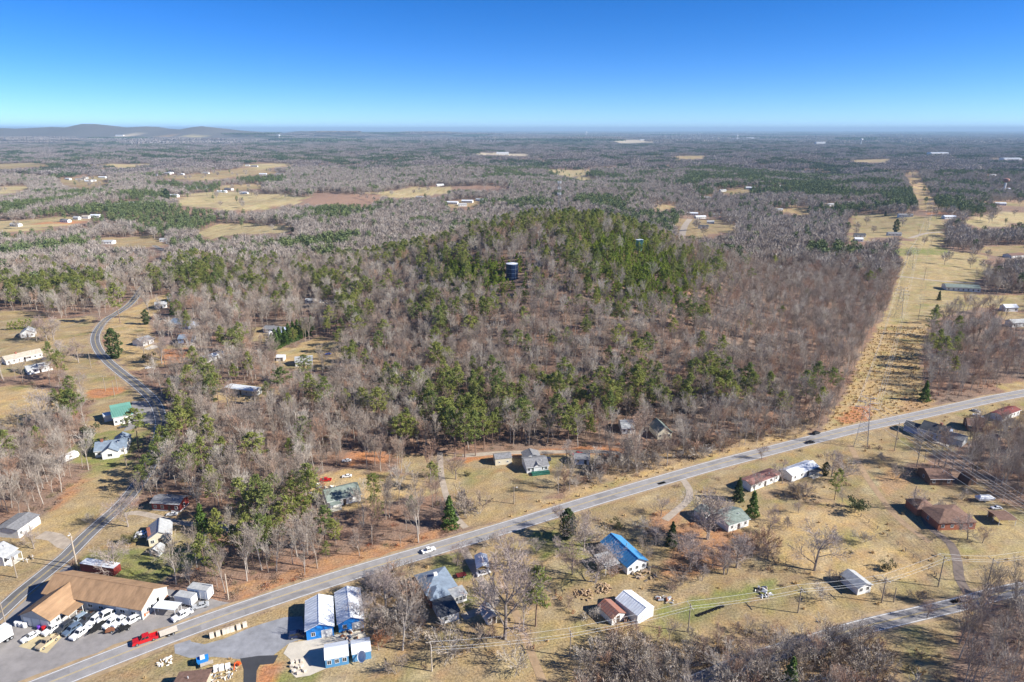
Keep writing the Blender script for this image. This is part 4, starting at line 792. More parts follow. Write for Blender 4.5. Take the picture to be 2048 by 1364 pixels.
vehicle('suv', 'navy', P(7, 745, 268), P(7, 690, 262), 'dark blue SUV parked behind the white house in the clearing'); vehicle('sedan', 'red', P(7, 705, 282), P(7, 670, 276), 'red car parked between the white house and the dark blue SUV')
vehicle('pickup', 'red', P(7, 985, 222), P(7, 915, 226), 'red pickup parked by the grey-roofed white shed')
vehicle('pickup', 'red', P(8, 735, 508), P(8, 640, 512), 'red pickup in the cluttered yard below the bare wood'); vehicle('sedan', 'white', P(8, 920, 470), P(8, 845, 478), 'white car in the cluttered yard under bare trees')
vehicle('sedan', 'white', P(8, 915, 330), P(8, 845, 336), 'white car farther back in the cluttered yard'); vehicle('pickup', 'white', P(8, 920, 596), P(8, 820, 606), 'white pickup parked behind the mottled-roof house')
vehicle('sedan', 'white', P(11, 1460, 738), P(11, 1362, 742), 'white car parked in front of the dark red mobile home')
vehicle('sedan', 'white', P(11, 1205, 895), P(11, 1115, 900), 'white car beside the pale small house, farther of two'); vehicle('suv', 'white', P(11, 1190, 922), P(11, 1110, 930), 'white SUV beside the pale small house, nearer of two')
vehicle('sedan', 'black', P(12, 1185, 1010), P(12, 1110, 1022), 'black car parked at the corner of the green-roofed hall'); vehicle('suv', 'dark_grey', P(12, 1040, 1040), P(12, 985, 1050), 'dark grey SUV in front of the green-roofed hall')
vehicle('sedan', 'white', P(6, 1912, 530), P(6, 1830, 532), 'white car parked on grass near the brown carport'); vehicle('pickup', 'white', P(19, 1250, 535), P(19, 1420, 585), 'white pickup under bare trees near the red-roofed mobile home')
vehicle('coupe', 'blue', P(13, 1650, 722), P(13, 1590, 726), 'small bright blue car in the clearing beside the evergreen row'); vehicle('suv', 'navy', P(12, 340, 495), P(12, 405, 480), 'dark car by the long beige-roofed house')
vehicle('sedan', 'white', P(13, 1640, 262), P(13, 1560, 270), 'white car in the red-soil yard below the hill pines'); vehicle('sedan', 'white', P(12, 1185, 565), P(12, 1255, 558), 'white car right of the lane below the bend'); vehicle('sedan', 'silver', P(19, 0 + 1270, 470), P(19, 1330, 490), 'silver car behind the white pickup under bare trees')

# ------------------------------------------------------------------ trailers and yard things
def box_trailer(name, label, p0, p1, w, h, body, roofm, deck=0.85):
    a, b_ = ground(*p0), ground(*p1); c, rz_ = pose(a, b_); L = (b_ - a).xy.length
    root = thing(name, label, 'trailer', (c.x, c.y, 0.02), rz_); FOOT.append((c.x, c.y, L * 0.5 + 2))
    MB().box(-L / 2, L / 2, 0, w, deck, h).build('body', body, root); MB().box(-L / 2 - 0.04, L / 2 + 0.04, -0.04, w + 0.04, h + 0.003, h + 0.08).build('roof', roofm, root)
    for x in np.linspace(-L / 2 + 0.6, L / 2 - 0.6, max(4, int(L / 1.3))): MB().box(x - 0.03, x + 0.03, -0.03, -0.003, deck + 0.05, h - 0.05).build('side_rib', body, root)
    MB().box(L / 2 + 0.003, L / 2 + 0.05, 0.12, w - 0.12, deck + 0.1, h - 0.12).build('rear_door', body, root)
    MB().box(-L / 2 + 0.3, L / 2 - 0.3, w / 2 - 0.4, w / 2 + 0.4, deck - 0.28, deck - 0.003).build('chassis', 'rubber', root)
    for x in ((L * 0.3, L * 0.3 + 0.95) if L > 6 else (L * 0.1,)):
        for y in (0.15, w - 0.15): o = put('wheel', wheel_mesh(0.45, 0.3), root, (x, y, 0.45)); put('rim', rim_mesh(0.26, 0.32), o)
    return root
box_trailer('semi_trailer', 'long red trailer with pale roof parked behind the workshop', P(1, 835, 238), P(1, 1178, 292), 2.6, 3.2, 'red_paint', 'roof_white_metal')
box_trailer('semi_trailer', 'white semi-trailer cut off by the left picture edge', P(1, -190, 1110), P(1, 150, 905), 2.6, 3.6, 'white_paint', 'roof_white_metal', 1.0)
box_trailer('box_trailer', 'white box trailer, smaller of two right of the workshop', P(2, 5, 562), P(2, 175, 592), 2.4, 2.8, 'white_paint', 'roof_light_grey', 0.6)
box_trailer('box_trailer', 'white box trailer, taller of two at the wood edge right of the workshop', P(2, 140, 505), P(2, 342, 535), 2.6, 3.4, 'white_paint', 'roof_light_grey', 0.6)
carport('canopy_trailer', 'open trailer with white canopy roof beside the workshop gable', P(1, 1585, 668), P(1, 1800, 692), 2.8, 2.3, 'roof_white_metal', 0.1, 'x', 'trailer')
def flatbed(name, label, front, rear, w, deckm, h=0.75, dz=0.02, tandem=True):
    a, b_ = ground(*rear), ground(*front); c, rz_ = pose(a, b_); L = (b_ - a).xy.length; root = thing(name, label, 'trailer', (c.x, c.y, dz), rz_); FOOT.append((c.x, c.y, L * 0.5 + 1))
    for i in range(6): MB().box(-L / 2, L / 2, -w / 2 + i * w / 6 + 0.01, -w / 2 + (i + 1) * w / 6 - 0.01, h, h + 0.06).build('deck_board', deckm, root)
    MB().box(-L / 2, L / 2, -w / 2 + 0.02, -w / 2 + 0.12, h - 0.16, h - 0.002).box(-L / 2, L / 2, w / 2 - 0.12, w / 2 - 0.02, h - 0.16, h - 0.002).build('frame', 'rubber', root)
    MB().add([(L / 2, -0.5, h - 0.1), (L / 2, 0.5, h - 0.1), (L / 2 + 1.4, 0.06, h - 0.15), (L / 2 + 1.4, -0.06, h - 0.15), (L / 2, -0.5, h - 0.2), (L / 2, 0.5, h - 0.2), (L / 2 + 1.4, 0.06, h - 0.25), (L / 2 + 1.4, -0.06, h - 0.25)],
             [(0, 1, 2, 3), (4, 5, 6, 7), (0, 1, 5, 4), (1, 2, 6, 5), (2, 3, 7, 6), (3, 0, 4, 7)]).build('tongue', 'rubber', root)
    wheels(root, (-0.9, 0.05) if tandem else (-0.4,), w / 2 + 0.1, 0.33, 0.2)
    return root
flatbed('flatbed_trailer', 'flatbed trailer with pale deck towed by the red pickup', z(1640, 895), z(1820, 830), 2.2, 'limestone', 0.75, RD)
flatbed('trailer_frame', 'long black trailer frame parked in the workshop yard', z(945, 858), z(1085, 755), 2.0, 'rubber')
flatbed('trailer_frame', 'short black trailer frame at the end of the workshop yard', z(1235, 845), z(1325, 790), 2.0, 'rubber', tandem=False)
flatbed('utility_trailer', 'rusty low trailer in the workshop yard', z(1085, 848), z(1180, 825), 1.8, 'rust', 0.5, tandem=False)
flatbed('utility_trailer', 'red utility trailer beside the white carport', P(3, 1095, 385), P(3, 1185, 360), 1.8, 'red_paint', 0.6, tandem=False)
def barrel(label, g, r, h, mat, name='barrel', cat='barrel', group=None):
    o = MB().tube((0, 0, 0), (0, 0, h * 0.06), r * 0.94, r, 14).tube((0, 0, h * 0.06), (0, 0, h * 0.94), r, r, 14, cap=False).tube((0, 0, h * 0.94), (0, 0, h), r, r * 0.9, 14).build(name, mat, None); o.location = g; return tag(o, label, cat, group)
for k, (x, y) in enumerate(((175, 775), (215, 780), (258, 790))): barrel(('left', 'middle', 'right')[k] + ' of three white plastic tanks by the workshop wing', G(1, x, y) + Vector((0, 0, 0.02)), 0.55, 1.2, 'trim_white', 'storage_tank', 'tank', 'three white tanks by the workshop wing')
barrel('purple barrel beside the red barrel at the workshop doors', G(1, 402, 815) + Vector((0, 0, 0.02)), 0.42, 1.1, 'purple_plastic'); barrel('red barrel beside the purple barrel at the workshop doors', G(1, 455, 820) + Vector((0, 0, 0.02)), 0.55, 1.0, 'car_red')
def crate(label, g, sx, sy, sz, mat, rz_=0.0, name='crate', cat='crate', group=None):
    root = thing(name, label, cat, g, rz_, group)
    MB().box(-sx / 2, sx / 2, -sy / 2, sy / 2, 0.12, sz).build('body', mat, root); MB().box(-sx / 2 - 0.05, sx / 2 + 0.05, -sy / 2 - 0.05, sy / 2 + 0.05, 0, 0.115).build('pallet', 'bleached_wood', root)
    return root
STN = ['leftmost', 'second', 'third', 'fourth', 'fifth', 'sixth', 'rightmost']
for i, (x, y) in enumerate(((380, 900), (445, 880), (510, 860), (548, 848), (588, 836), (655, 812), (718, 788))):
    crate(f'{STN[i]} pale stone slab pallet in the row along the gravel yard', G(2, x, y) + Vector((0, 0, 0.0)), 1.0, 0.7, 1.35, 'limestone', 0.55, 'stone_pallet', 'stone pallet')
for i, (x, y) in enumerate(((425, 1235), (480, 1228), (545, 1215))): crate(f'white caged liquid tank, {["left", "middle", "right"][i]} of three at the lower verge', G(2, x, y), 1.1, 1.0, 1.2, 'trim_white', 0.4, 'caged_tank', 'tank')
for i, (x, y) in enumerate(((1200, 1200), (1205, 1160), (1215, 1250), (1250, 1150), (1255, 1210), (1270, 1270), (1295, 1200), (1300, 1145), (1325, 1245))):
    crate(f'small pale stone block on the concrete pad, {nth(i)} in its cluster', G(2, x, y) + Vector((0, 0, 0.05)), 0.9, 0.6, 0.55, 'limestone', i * 0.7, 'stone_block', 'stone block', 'stone blocks on the concrete pad')
cart = thing('feed_cart', 'blue and white cart on the verge below the gravel yard', 'cart', G(2, 290, 1165), 0.5)
MB().frustum((-1.0, 1.0, -0.7, 0.7, 0.6), (-1.3, 1.3, -0.9, 0.9, 1.6)).build('hopper', 'blue_metal', cart); MB().box(-0.5, 0.5, -0.5, 0.5, 1.62, 2.1).build('bag', 'trim_white', cart); wheels(cart, (0.0,), 0.95, 0.4)
tb = thing('trestle_table', 'pale trestle table beside the blue and white cart', 'table', G(2, 330, 1190), 0.5); MB().box(-1.4, 1.4, -0.6, 0.6, 0.75, 0.82).build('top', 'bleached_wood', tb)
for x in (-1.2, 1.2):
    for y in (-0.5, 0.5): MB().box(x - 0.05, x + 0.05, y - 0.05, y + 0.05, 0, 0.75).build('leg', 'pole_wood', tb)
ex = thing('loader_arm', 'orange loader arm lying beside the caged tanks', 'loader arm', G(2, 605, 1240), 1.2)
MB().tube((0, 0, 0.3), (0.5, 0, 1.8), 0.16, 0.14, 6).tube((0.5, 0, 1.8), (1.6, 0, 1.2), 0.14, 0.1, 6).build('arm', 'orange_paint', ex); MB().frustum((1.3, 2.0, -0.4, 0.4, 0.4), (1.2, 1.8, -0.5, 0.5, 1.2)).build('bucket', 'orange_paint', ex)
def heap(name, label, g, rad, n_, mats, size, hz, cat, fr_=None):
    r = random.Random(hash(label) % 999); root = thing(name, label, cat, g)
    for i in range(n_):
        a, d = r.uniform(0, 6.28), rad * math.sqrt(r.random()); hgt = hz * max(0, 1 - d / rad) * r.random(); s = size * r.uniform(0.6, 1.5)
        m = MB(); m.box(-s, s, -s * 0.35, s * 0.35, -s * 0.3, s * 0.3); o = m.build('log' if 'log' in mats else 'scrap', r.choice(mats), root); o.location = (d * math.cos(a), d * math.sin(a), hgt + s * 0.25); o.rotation_euler = (r.uniform(-0.6, 0.6), r.uniform(-0.5, 0.5), r.uniform(0, 3.1))
    return root
heap('log_heap', 'heap of sawn pale logs on the lawn, nearer of two', G(4, 340, 715), 2.6, 50, ['log'], 0.34, 1.1, 'log heap'); heap('log_heap', 'heap of sawn logs under the bare tree, farther of two', G(4, 545, 655), 2.4, 44, ['log'], 0.34, 1.1, 'log heap')
heap('scrap_heap', 'scrap heap under the thicket beyond the ribbed shed', G(4, 1170, 770), 2.2, 16, ['galvanised', 'rust', 'trim_white', 'pole_wood'], 0.5, 0.7, 'scrap heap'); heap('brush_heap', 'brush and branch heap at the end of the blue-roofed house', G(4, 950, 475), 4.5, 40, ['log', 'pole_wood'], 0.6, 0.9, 'brush heap')
heap('scrap_heap', 'white debris heap on the verge below the main road', G(1, 1680, 1155), 1.6, 18, ['trim_white', 'limestone'], 0.4, 0.4, 'scrap heap'); heap('scrap_heap', 'grey brush heap on the lawn left of the cottage', G(5, 95, 505), 2.4, 24, ['pole_wood', 'galvanised'], 0.5, 0.8, 'scrap heap')
heap('scrap_heap', 'cluttered scrap between the caged tanks and the loader arm', G(2, 480, 1275), 3.2, 40, ['trim_white', 'bleached_wood', 'steel', 'pole_wood', 'limestone'], 0.35, 0.4, 'scrap heap'); heap('scrap_heap', 'scrap at the workshop corner by the lean-to', G(1, 880, 655), 2.2, 22, ['rust', 'steel', 'rubber', 'green_paint', 'trim_white'], 0.45, 0.6, 'scrap heap')
heap('scrap_heap', 'junk strewn in the red-soil yard below the hill', G(13, 1560, 245), 5, 24, ['trim_white', 'rust', 'steel'], 0.8, 0.5, 'scrap heap'); heap('scrap_heap', 'junk strewn beside the red pickup in the wood clearing', G(8, 640, 590), 4.5, 30, ['trim_white', 'bleached_wood', 'steel', 'rust'], 0.6, 0.5, 'scrap heap')
heap('scrap_heap', 'machine parts beside the second blue garage', G(2, 1830, 850), 3.0, 26, ['steel', 'trim_white', 'pole_wood', 'rust'], 0.45, 0.6, 'scrap heap'); heap('scrap_heap', 'junk along the workshop end wall near the trailers', G(2, -40, 520), 3.0, 24, ['rubber', 'steel', 'rust'], 0.5, 0.7, 'scrap heap')
tyre_me = cached('tyre', lambda: (lambda m: ([m.tube((0.42 * math.cos(i * 0.628), 0.42 * math.sin(i * 0.628), 0.16), (0.42 * math.cos((i + 1) * 0.628), 0.42 * math.sin((i + 1) * 0.628), 0.16), 0.16, 0.16, 6) for i in range(10)], m)[1])(MB()).mesh('tyre', 'rubber'))
for i, t in enumerate(np.linspace(0, 1, 8)):
    o = put('tyre', tyre_me, None, G(4, 1515 + 250 * t, 930 - 95 * t), scale=0.95); tag(o, f'old tyre in the lawn row by the power-line pole, {nth(i)}', 'tyre', 'row of old tyres on the lawn')
for i, (x, y) in enumerate(((60, 735), (105, 775), (240, 910), (1885, 1110))):
    g = G(4, x, y) if i < 3 else G(3, x, y); m = MB()
    for k in range(10): m.tube((0, 0.55 * math.cos(k * 0.628), 0.6 + 0.55 * math.sin(k * 0.628)), (0, 0.55 * math.cos((k + 1) * 0.628), 0.6 + 0.55 * math.sin((k + 1) * 0.628)), 0.07, 0.07, 5)
    for k in range(4): m.tube((0, 0, 0.6), (0, 0.55 * math.cos(k * 1.57), 0.6 + 0.55 * math.sin(k * 1.57)), 0.05, 0.05, 4)
    for dx in (0.9,): m.tube((-0.1, 0, 0.6), (dx, 0, 0.6), 0.06, 0.06, 5)
    o = m.build('farm_wheel', 'rust', None); o.location = g; o.rotation_euler[2] = i; tag(o, 'rusty red farm implement on the dry grass, ' + ['upper left of the log heaps', 'left of the log heaps', 'between log heap and tin shed', 'near the wires below the drive loop'][i], 'farm implement')
dish = thing('satellite_dish', 'round white satellite dish on a post before the blue shed', 'satellite dish', G(2, 1925, 1165), -0.6); MB().tube((0, 0, 0), (0, 0, 1.9), 0.07, 0.07, 6).build('post', 'steel', dish)
m = MB()
for i in range(3):
    r0, r1 = (0.02, 0.6, 1.0)[i], (0.6, 1.0, 1.3)[i]; y0, y1 = r0 * r0 * 0.2, r1 * r1 * 0.2; m.tube((0, y0 * -1, 0), (0, -y1, 0), r0, r1, 16, cap=False)
o = m.build('reflector', 'trim_white', dish, True); o.location = (0, 0, 2.0); o.rotation_euler = (R(-35), 0, 0)
cp = G(6, 1795, 480); camper = thing('boat_under_cover', 'white covered boat parked on grass near the loop drive', 'boat', cp, 0.1); MB().frustum((-2.6, 2.4, -1.0, 1.0, 0.6), (-2.9, 3.0, -1.2, 1.2, 1.4)).frustum((-2.9, 3.0, -1.2, 1.2, 1.4), (-1.8, 1.2, -0.35, 0.35, 2.2)).build('hull', 'trim_white', camper); wheels(camper, (-0.6,), 1.1, 0.34)
cm = G(11, 575, 285); camper = thing('camper_trailer', 'white camper trailer half hidden by bare trees at the left', 'camper', cm, 1.1); MB().extrude([(-3, 0.5), (2.6, 0.5), (3.1, 1.2), (2.7, 2.6), (-2.9, 2.6), (-3.1, 1.6)], 'y', -1.15, 1.15).build('body', 'trim_white', camper); wheels(camper, (-0.5, 0.3), 1.15, 0.34); window(camper, 0, -1.15, 1.3, 0, 1.2, 0.7)
for i, (x, y) in enumerate(((240, 120), (282, 130), (340, 95))):
    t = thing('yard_ornament', ('left', 'middle', 'right')[i] + ' of three white cross-shaped yard ornaments by the lane', 'ornament', G(1, x, y), 0.3, 'white yard ornaments by the lane'); MB().box(-0.05, 0.05, -0.05, 0.05, 0, 1.5).build('upright', 'trim_white', t); MB().box(-0.5, 0.5, -0.04, 0.04, 0.95, 1.06).build('crossbar', 'trim_white', t)
for x, y, lab in ((1155, 1108, 'pale board leaning near the debris heap'),): pass
# low dry-stone style kerb wall at the pad edge
# ------------------------------------------------------------------ tanks and masts on the hill
def water_tank(label, g, r, h, body, roofm, bands, name='water_tank'):
    root = thing(name, label, 'water tank', g); FOOT.append((g.x, g.y, r + 3))
    MB().tube((0, 0, -2), (0, 0, h), r, r, 40, cap=False).build('shell', body, root, True)
    MB().tube((0, 0, h), (0, 0, h + r * 0.16), r * 1.02, r * 0.12, 40).build('roof', roofm, root, False)
    for i in range(bands): MB().tube((0, 0, h * (i + 0.7) / bands), (0, 0, h * (i + 0.7) / bands + 0.22), r + 0.06, r + 0.06, 40).build('stiffener_ring', body if i % 2 else 'car_slate_blue', root)
    m = MB(); a = 1.0
    for s in (-0.3, 0.3): m.tube((r * math.cos(-a) + 0.35 * 1, -r * math.sin(a) - 0.3 + s, 0), (r * math.cos(-a) + 0.35, -r * math.sin(a) - 0.3 + s, h), 0.06, 0.06, 4)
    for zz in np.arange(0.5, h, 0.8): m.tube((r * math.cos(-a) + 0.35, -r * math.sin(a) - 0.6, zz), (r * math.cos(-a) + 0.35, -r * math.sin(a), zz), 0.05, 0.05, 4)
    m.build('ladder', 'galvanised', root); return root
water_tank('dark blue cylindrical water tank with pale domed lid on the hillside', ground(1024, 557), 3.9, 10.0, 'tank_blue', 'tank_roof', 7)
FOOT.append((*ground(1024, 566).xy, 6)); FOOT.append((*ground(1278, 510).xy, 5))
water_tank('pale green cylindrical water tank among pines on the hill crest', ground(1278, 501), 2.8, 8.2, 'tank_green', 'tank_roof', 2)
def lattice(root, w0, w1, h, nlev, mat, rleg=0.12, rbr=0.06, z0=0.0):
    c = [(-1, -1), (1, -1), (1, 1), (-1, 1)]
    wz = lambda t: (w0 + (w1 - w0) * t) / 2
    for sx, sy in c: MB().tube((sx * w0 / 2, sy * w0 / 2, z0), (sx * w1 / 2, sy * w1 / 2, z0 + h), rleg, rleg * 0.8, 4).build('leg', mat, root)
    for i in range(nlev):
        t0, t1 = i / nlev, (i + 1) / nlev; a, b_ = wz(t0), wz(t1); za, zb = z0 + h * t0, z0 + h * t1; m = MB()
        for k in range(4):
            (ax, ay), (bx, by) = c[k], c[(k + 1) % 4]
            m.tube((ax * a, ay * a, za), (bx * b_, by * b_, zb), rbr, rbr, 3); m.tube((bx * a, by * a, za), (ax * b_, ay * b_, zb), rbr, rbr, 3); m.tube((ax * b_, ay * b_, zb), (bx * b_, by * b_, zb), rbr, rbr, 3)
        m.build('bracing', mat, root)
_d = 566.0; g = Vector(((1117 - CX) / F * (_d * math.cos(PITCH) + 82 * math.sin(PITCH)), _d, float(terrain(40, _d)))); mast = thing('cell_tower', 'grey lattice mobile-phone mast rising behind the hill crest', 'mast', g)
lattice(mast, 2.6, 0.8, 40, 12, 'steel', 0.09, 0.045)
for zz, nr in ((38.5, 6), (34.0, 3), (29.5, 5)):
    MB().tube((0, 0, zz - 0.1), (0, 0, zz + 0.06), 1.25, 1.25, 12).build('platform', 'galvanised', mast)
    for i in range(nr * 2): a = i * math.pi / nr; o = MB().box(-0.14, 0.14, -0.08, 0.08, -0.8, 1.1).build('antenna', 'galvanised', mast); o.location = (1.4 * math.cos(a), 1.4 * math.sin(a), zz); o.rotation_euler = (0, 0, a)
def far_tower(label, g, h, bowl, stem):
    root = thing('water_tower', label, 'water tower', g); MB().tube((0, 0, -5), (0, 0, h * 0.8), h * 0.06, h * 0.05, 12).build('stem', stem, root)
    m = MB(); pr = [(0.05, 0.72), (0.17, 0.8), (0.2, 0.88), (0.17, 0.96), (0.03, 1.0)]
    for (r0, z0), (r1, z1) in zip(pr[:-1], pr[1:]): m.tube((0, 0, z0 * h), (0, 0, z1 * h), r0 * h, r1 * h, 16, cap=False)
    m.build('bowl', bowl, root, True)
far_tower('white water tower with orange stem far off at the left', ground(559, 283), 75, 'white_paint', 'roof_beige'); far_tower('pale water tower near the horizon at right of centre', ground(1474, 281), 70, 'white_paint', 'white_paint'); far_tower('rust and white water tower in the woods at the right', ground(2007, 388), 36, 'roof_rust', 'white_paint'); far_tower('tiny water tower on the horizon', ground(1172, 273), 90, 'white_paint', 'white_paint')
far_tower('slim pale tower in the far woods at right', ground(1721, 293), 60, 'galvanised', 'galvanised')

# ------------------------------------------------------------------ power line: lattice towers, poles, wires
def pylon(label, g, h, rz_):
    root = thing('transmission_tower', label, 'pylon', g, rz_)
    lattice(root, 4.6, 1.2, h, 7, 'steel', 0.07, 0.035)
    tips = []
    for zz, wd in ((h * 0.78, 4.2), (h * 0.9, 3.6), (h, 2.8)):
        for sx in (-1, 1):
            MB().tube((sx * 0.6, 0, zz), (sx * wd, 0, zz + 0.3), 0.12, 0.07, 4).tube((sx * 0.6, 0, zz + 1.0), (sx * wd, 0, zz + 0.3), 0.07, 0.05, 3).build('crossarm', 'galvanised', root)
            MB().tube((sx * wd, 0, zz + 0.25), (sx * wd, 0, zz - 0.7), 0.09, 0.09, 5).build('insulator', 'glass', root)
            tips.append(Vector((sx * wd, 0, zz - 0.7)))
    M = Matrix.Translation(g) @ Matrix.Rotation(rz_, 4, 'Z'); return [M @ t for t in tips]
PY = [ground(1722, 890), ground(1796, 634), ground(1819, 540), ground(1852, 462), ground(1858, 425)]
d0 = (PY[1] - PY[0]); nr_ = math.atan2(d0.y, d0.x) - math.pi / 2
tips = [pylon('grey lattice power-line tower ' + w, g, 20, nr_) for g, w in zip(PY, ('beside the main road', 'first in the mown corridor beyond the road', 'second in the mown corridor', 'at the near edge of the pale field', 'on the reddish rise beyond the pale field'))]
def catenary(m, a, b_, r, sag, n_=14):
    prev = a
    for i in range(1, n_ + 1):
        t = i / n_; p = a.lerp(b_, t) - Vector((0, 0, sag * 4 * t * (1 - t))); m.tube(prev, p, r, r, 3, cap=False); prev = p
off = PY[0] - PY[1]; back = [t + Vector((26, -190, 0)) + Vector((0, 0, 4)) for t in tips[0]]
for k in range(6):
    m = MB(); seq = [back] + tips
    for a, b_ in zip(seq[:-1], seq[1:]): catenary(m, a[k], b_[k], 0.03, (a[k] - b_[k]).length * 0.02)
    o = m.build('power_line_wire', 'wire', None, fix=False); tag(o, ('lower left', 'lower right', 'middle left', 'middle right', 'upper left', 'upper right')[k] + ' wire strung between the lattice power-line towers', 'wire', 'wires of the lattice towers')
def upole(label, base, top=None, h=None, arm=True, rz_=0.0, mat='pole_wood', lamp=False, name='utility_pole'):
    g = base if isinstance(base, Vector) else ground(*base)
    root = thing(name, label, 'utility pole', g, rz_); MB().tube((0, 0, -0.5), (0, 0, h), 0.17, 0.12, 8).build('pole', mat, root); out = []
    if arm:
        MB().box(-1.5, 1.5, -0.07, 0.07, h - 0.75, h - 0.6).build('crossarm', 'bleached_wood', root)
        for x in (-1.4, -0.5, 1.4): MB().tube((x, 0, h - 0.6), (x, 0, h - 0.35), 0.06, 0.05, 6).build('insulator', 'trim_white', root); out.append(Vector((x, 0, h - 0.35)))
    else: out = [Vector((0, 0, h - 0.1)), Vector((0, 0, h - 0.9)), Vector((0, 0, h - 1.6))]
    if lamp: MB().tube((0, 0, h - 0.4), (1.0, -0.6, h), 0.05, 0.05, 5).box(0.8, 1.2, -0.8, -0.4, h - 0.05, h + 0.12).build('lamp_head', 'trim_white', root)
    M = Matrix.Translation(g) @ Matrix.Rotation(rz_, 4, 'Z'); return [M @ t for t in out]
def wires(seqs, label, group, mat='wire', r=0.028, sag=0.015):
    for k in range(3):
        m = MB()
        for a, b_ in zip(seqs[:-1], seqs[1:]): catenary(m, a[k], b_[k], r, (a[k] - b_[k]).length * sag, 10)
        o = m.build('overhead_wire', mat, None, fix=False); tag(o, ('left', 'middle', 'right')[k] + ' ' + label, 'wire', group)
LP = [((864, 1343), 7.5), ((1140, 1314), 7.5), ((1376, 1265), 8.5), ((1595.5, 1226), 8.0), ((1763, 1206), 8.0), ((1876, 1174), 10), ((1975, 1169), 8.5), ((2140, 1140), 8.5)]
LL = ['at the left end of the lower wires, bleached', 'in the thicket with two pale crossarms', 'beside the row of tyres', 'above the bare thicket left of the cottage', 'right of the small white cottage', 'tall and leaning slightly by the loop drive mouth', 'with white crossarm right of the loop drive', 'beyond the right picture edge']
seqs = []
for i, ((x, y), h) in enumerate(LP):
    seqs.append(upole('wooden utility pole ' + LL[i], (x, y), h=h, rz_=R(105), mat='bleached_wood' if i < 1 else 'pole_wood'))
wires(seqs, 'thin pale wire of the three along the lower power poles', 'wires along the lower poles')
upole('short bare wooden post beside the cottage pole', (1787, 1205), h=4.5, arm=False); upole('wooden pole with white lamp in the clearing north of the road', P(7, 476, 588), h=6.5, arm=False, lamp=True)
upole('tall wooden pole south of the road by the blue-grey house', P(6, 1228, 165), h=12, arm=False); upole('wooden pole on the lawn casting a long shadow near the loop drive', P(6, 1340, 530), h=8.5, arm=False)
s2 = [upole('wooden utility pole with white transformer at the lane edge', P(11, 632, 1150), h=10.5, rz_=R(-45), mat='bleached_wood', lamp=True), upole('wooden utility pole by the workshop back corner', P(1, 795, 205), h=9.5, arm=False), upole('wooden pole at the workshop front by the white tanks', P(1, 62, 775), h=7, arm=False)]
upole('thin wooden pole with long shadow left of the lane', P(1, 175, 285), h=7, arm=False); upole('wooden pole beside the dark grey L-shaped house', P(11, 1042, 360), h=9, arm=False); upole('wooden pole at the wood edge right of the box trailers', P(2, 550, 510), h=8, arm=False, mat='bleached_wood')
upole('wooden pole beside the hall and the lane', P(12, 940, 790), h=8, arm=False); upole('wooden pole with white top left of the lane bend', P(12, 865, 745), h=8, arm=True); upole('bare pole at the edge of the lane above the hall', P(12, 965, 740), h=10, arm=False); upole('wooden pole beside the curving lane upper left', P(12, 748, 560), h=9, arm=False)
s3 = [upole('slim dark pole in the corridor right of the lattice towers, ' + w, p, h=11, arm=True, rz_=nr_) for p, w in (((1836, 640), 'nearest'), ((1848, 560), 'second'), ((1862, 490), 'third'), ((1872, 440), 'fourth'))]
wires(s3, 'dark wire on the slim corridor poles', 'dark corridor wires', 'wire_dark', 0.05)
# wooden post fence on the slope right of the dry field
FP = [P(6, 1015, 580), P(6, 1120, 660), P(6, 1250, 760), P(6, 1390, 875), P(6, 1480, 948), P(5, 1390, 388)]
fl = catmull([tuple(ground(*p).xy) for p in FP], 3.0); g0 = fl[0]; fence = thing('field_fence', 'dark weathered post-and-wire fence along the mown slope', 'fence', (g0.x, g0.y, 0))
for i, q in enumerate(fl):
    MB().box(-0.08, 0.08, -0.08, 0.08, -0.2, 1.3).build('post', 'pole_wood', fence).location = (q.x - g0.x, q.y - g0.y, 0)
    if i:
        m = MB()
        for zz in (0.5, 0.85, 1.15): m.tube((fl[i - 1].x - g0.x, fl[i - 1].y - g0.y, zz), (q.x - g0.x, q.y - g0.y, zz), 0.025, 0.025, 3)
        m.build('wire_span', 'wire_dark', fence)
# ------------------------------------------------------------------ trees
tree_mat('bark', [(0.28, 0.23, 0.19), (0.40, 0.35, 0.30), (0.50, 0.45, 0.39), (0.32, 0.26, 0.21)])
tree_mat('twigs', [(0.22, 0.175, 0.145), (0.33, 0.27, 0.22), (0.40, 0.35, 0.295), (0.50, 0.45, 0.385), (0.30, 0.245, 0.20), (0.36, 0.31, 0.26), (0.40, 0.25, 0.17), (0.27, 0.22, 0.185), (0.44, 0.39, 0.33)])
tree_mat('lawn_bark', [(0.24, 0.20, 0.17), (0.36, 0.31, 0.27), (0.30, 0.25, 0.21)]); tree_mat('lawn_twigs', [(0.30, 0.225, 0.20), (0.36, 0.30, 0.27), (0.42, 0.36, 0.32), (0.33, 0.24, 0.21)])
tree_mat('needles', [(0.20, 0.235, 0.062), (0.275, 0.295, 0.078), (0.165, 0.210, 0.066), (0.315, 0.325, 0.085), (0.225, 0.255, 0.088)], trans=0.4)
tree_mat('young_needles', [(0.25, 0.32, 0.045), (0.21, 0.28, 0.045), (0.31, 0.35, 0.055)], trans=0.4)
tree_mat('cedar_leaf', [(0.045, 0.075, 0.033), (0.07, 0.10, 0.033), (0.055, 0.085, 0.038)], trans=0.15); tree_mat('bright_evergreen', [(0.11, 0.17, 0.04), (0.09, 0.155, 0.04)], trans=0.2)
tree_mat('dead_leaf', [(0.36, 0.13, 0.06), (0.30, 0.14, 0.07), (0.26, 0.10, 0.06)]); tree_mat('pine_bark', [(0.20, 0.13, 0.10), (0.26, 0.18, 0.14)])
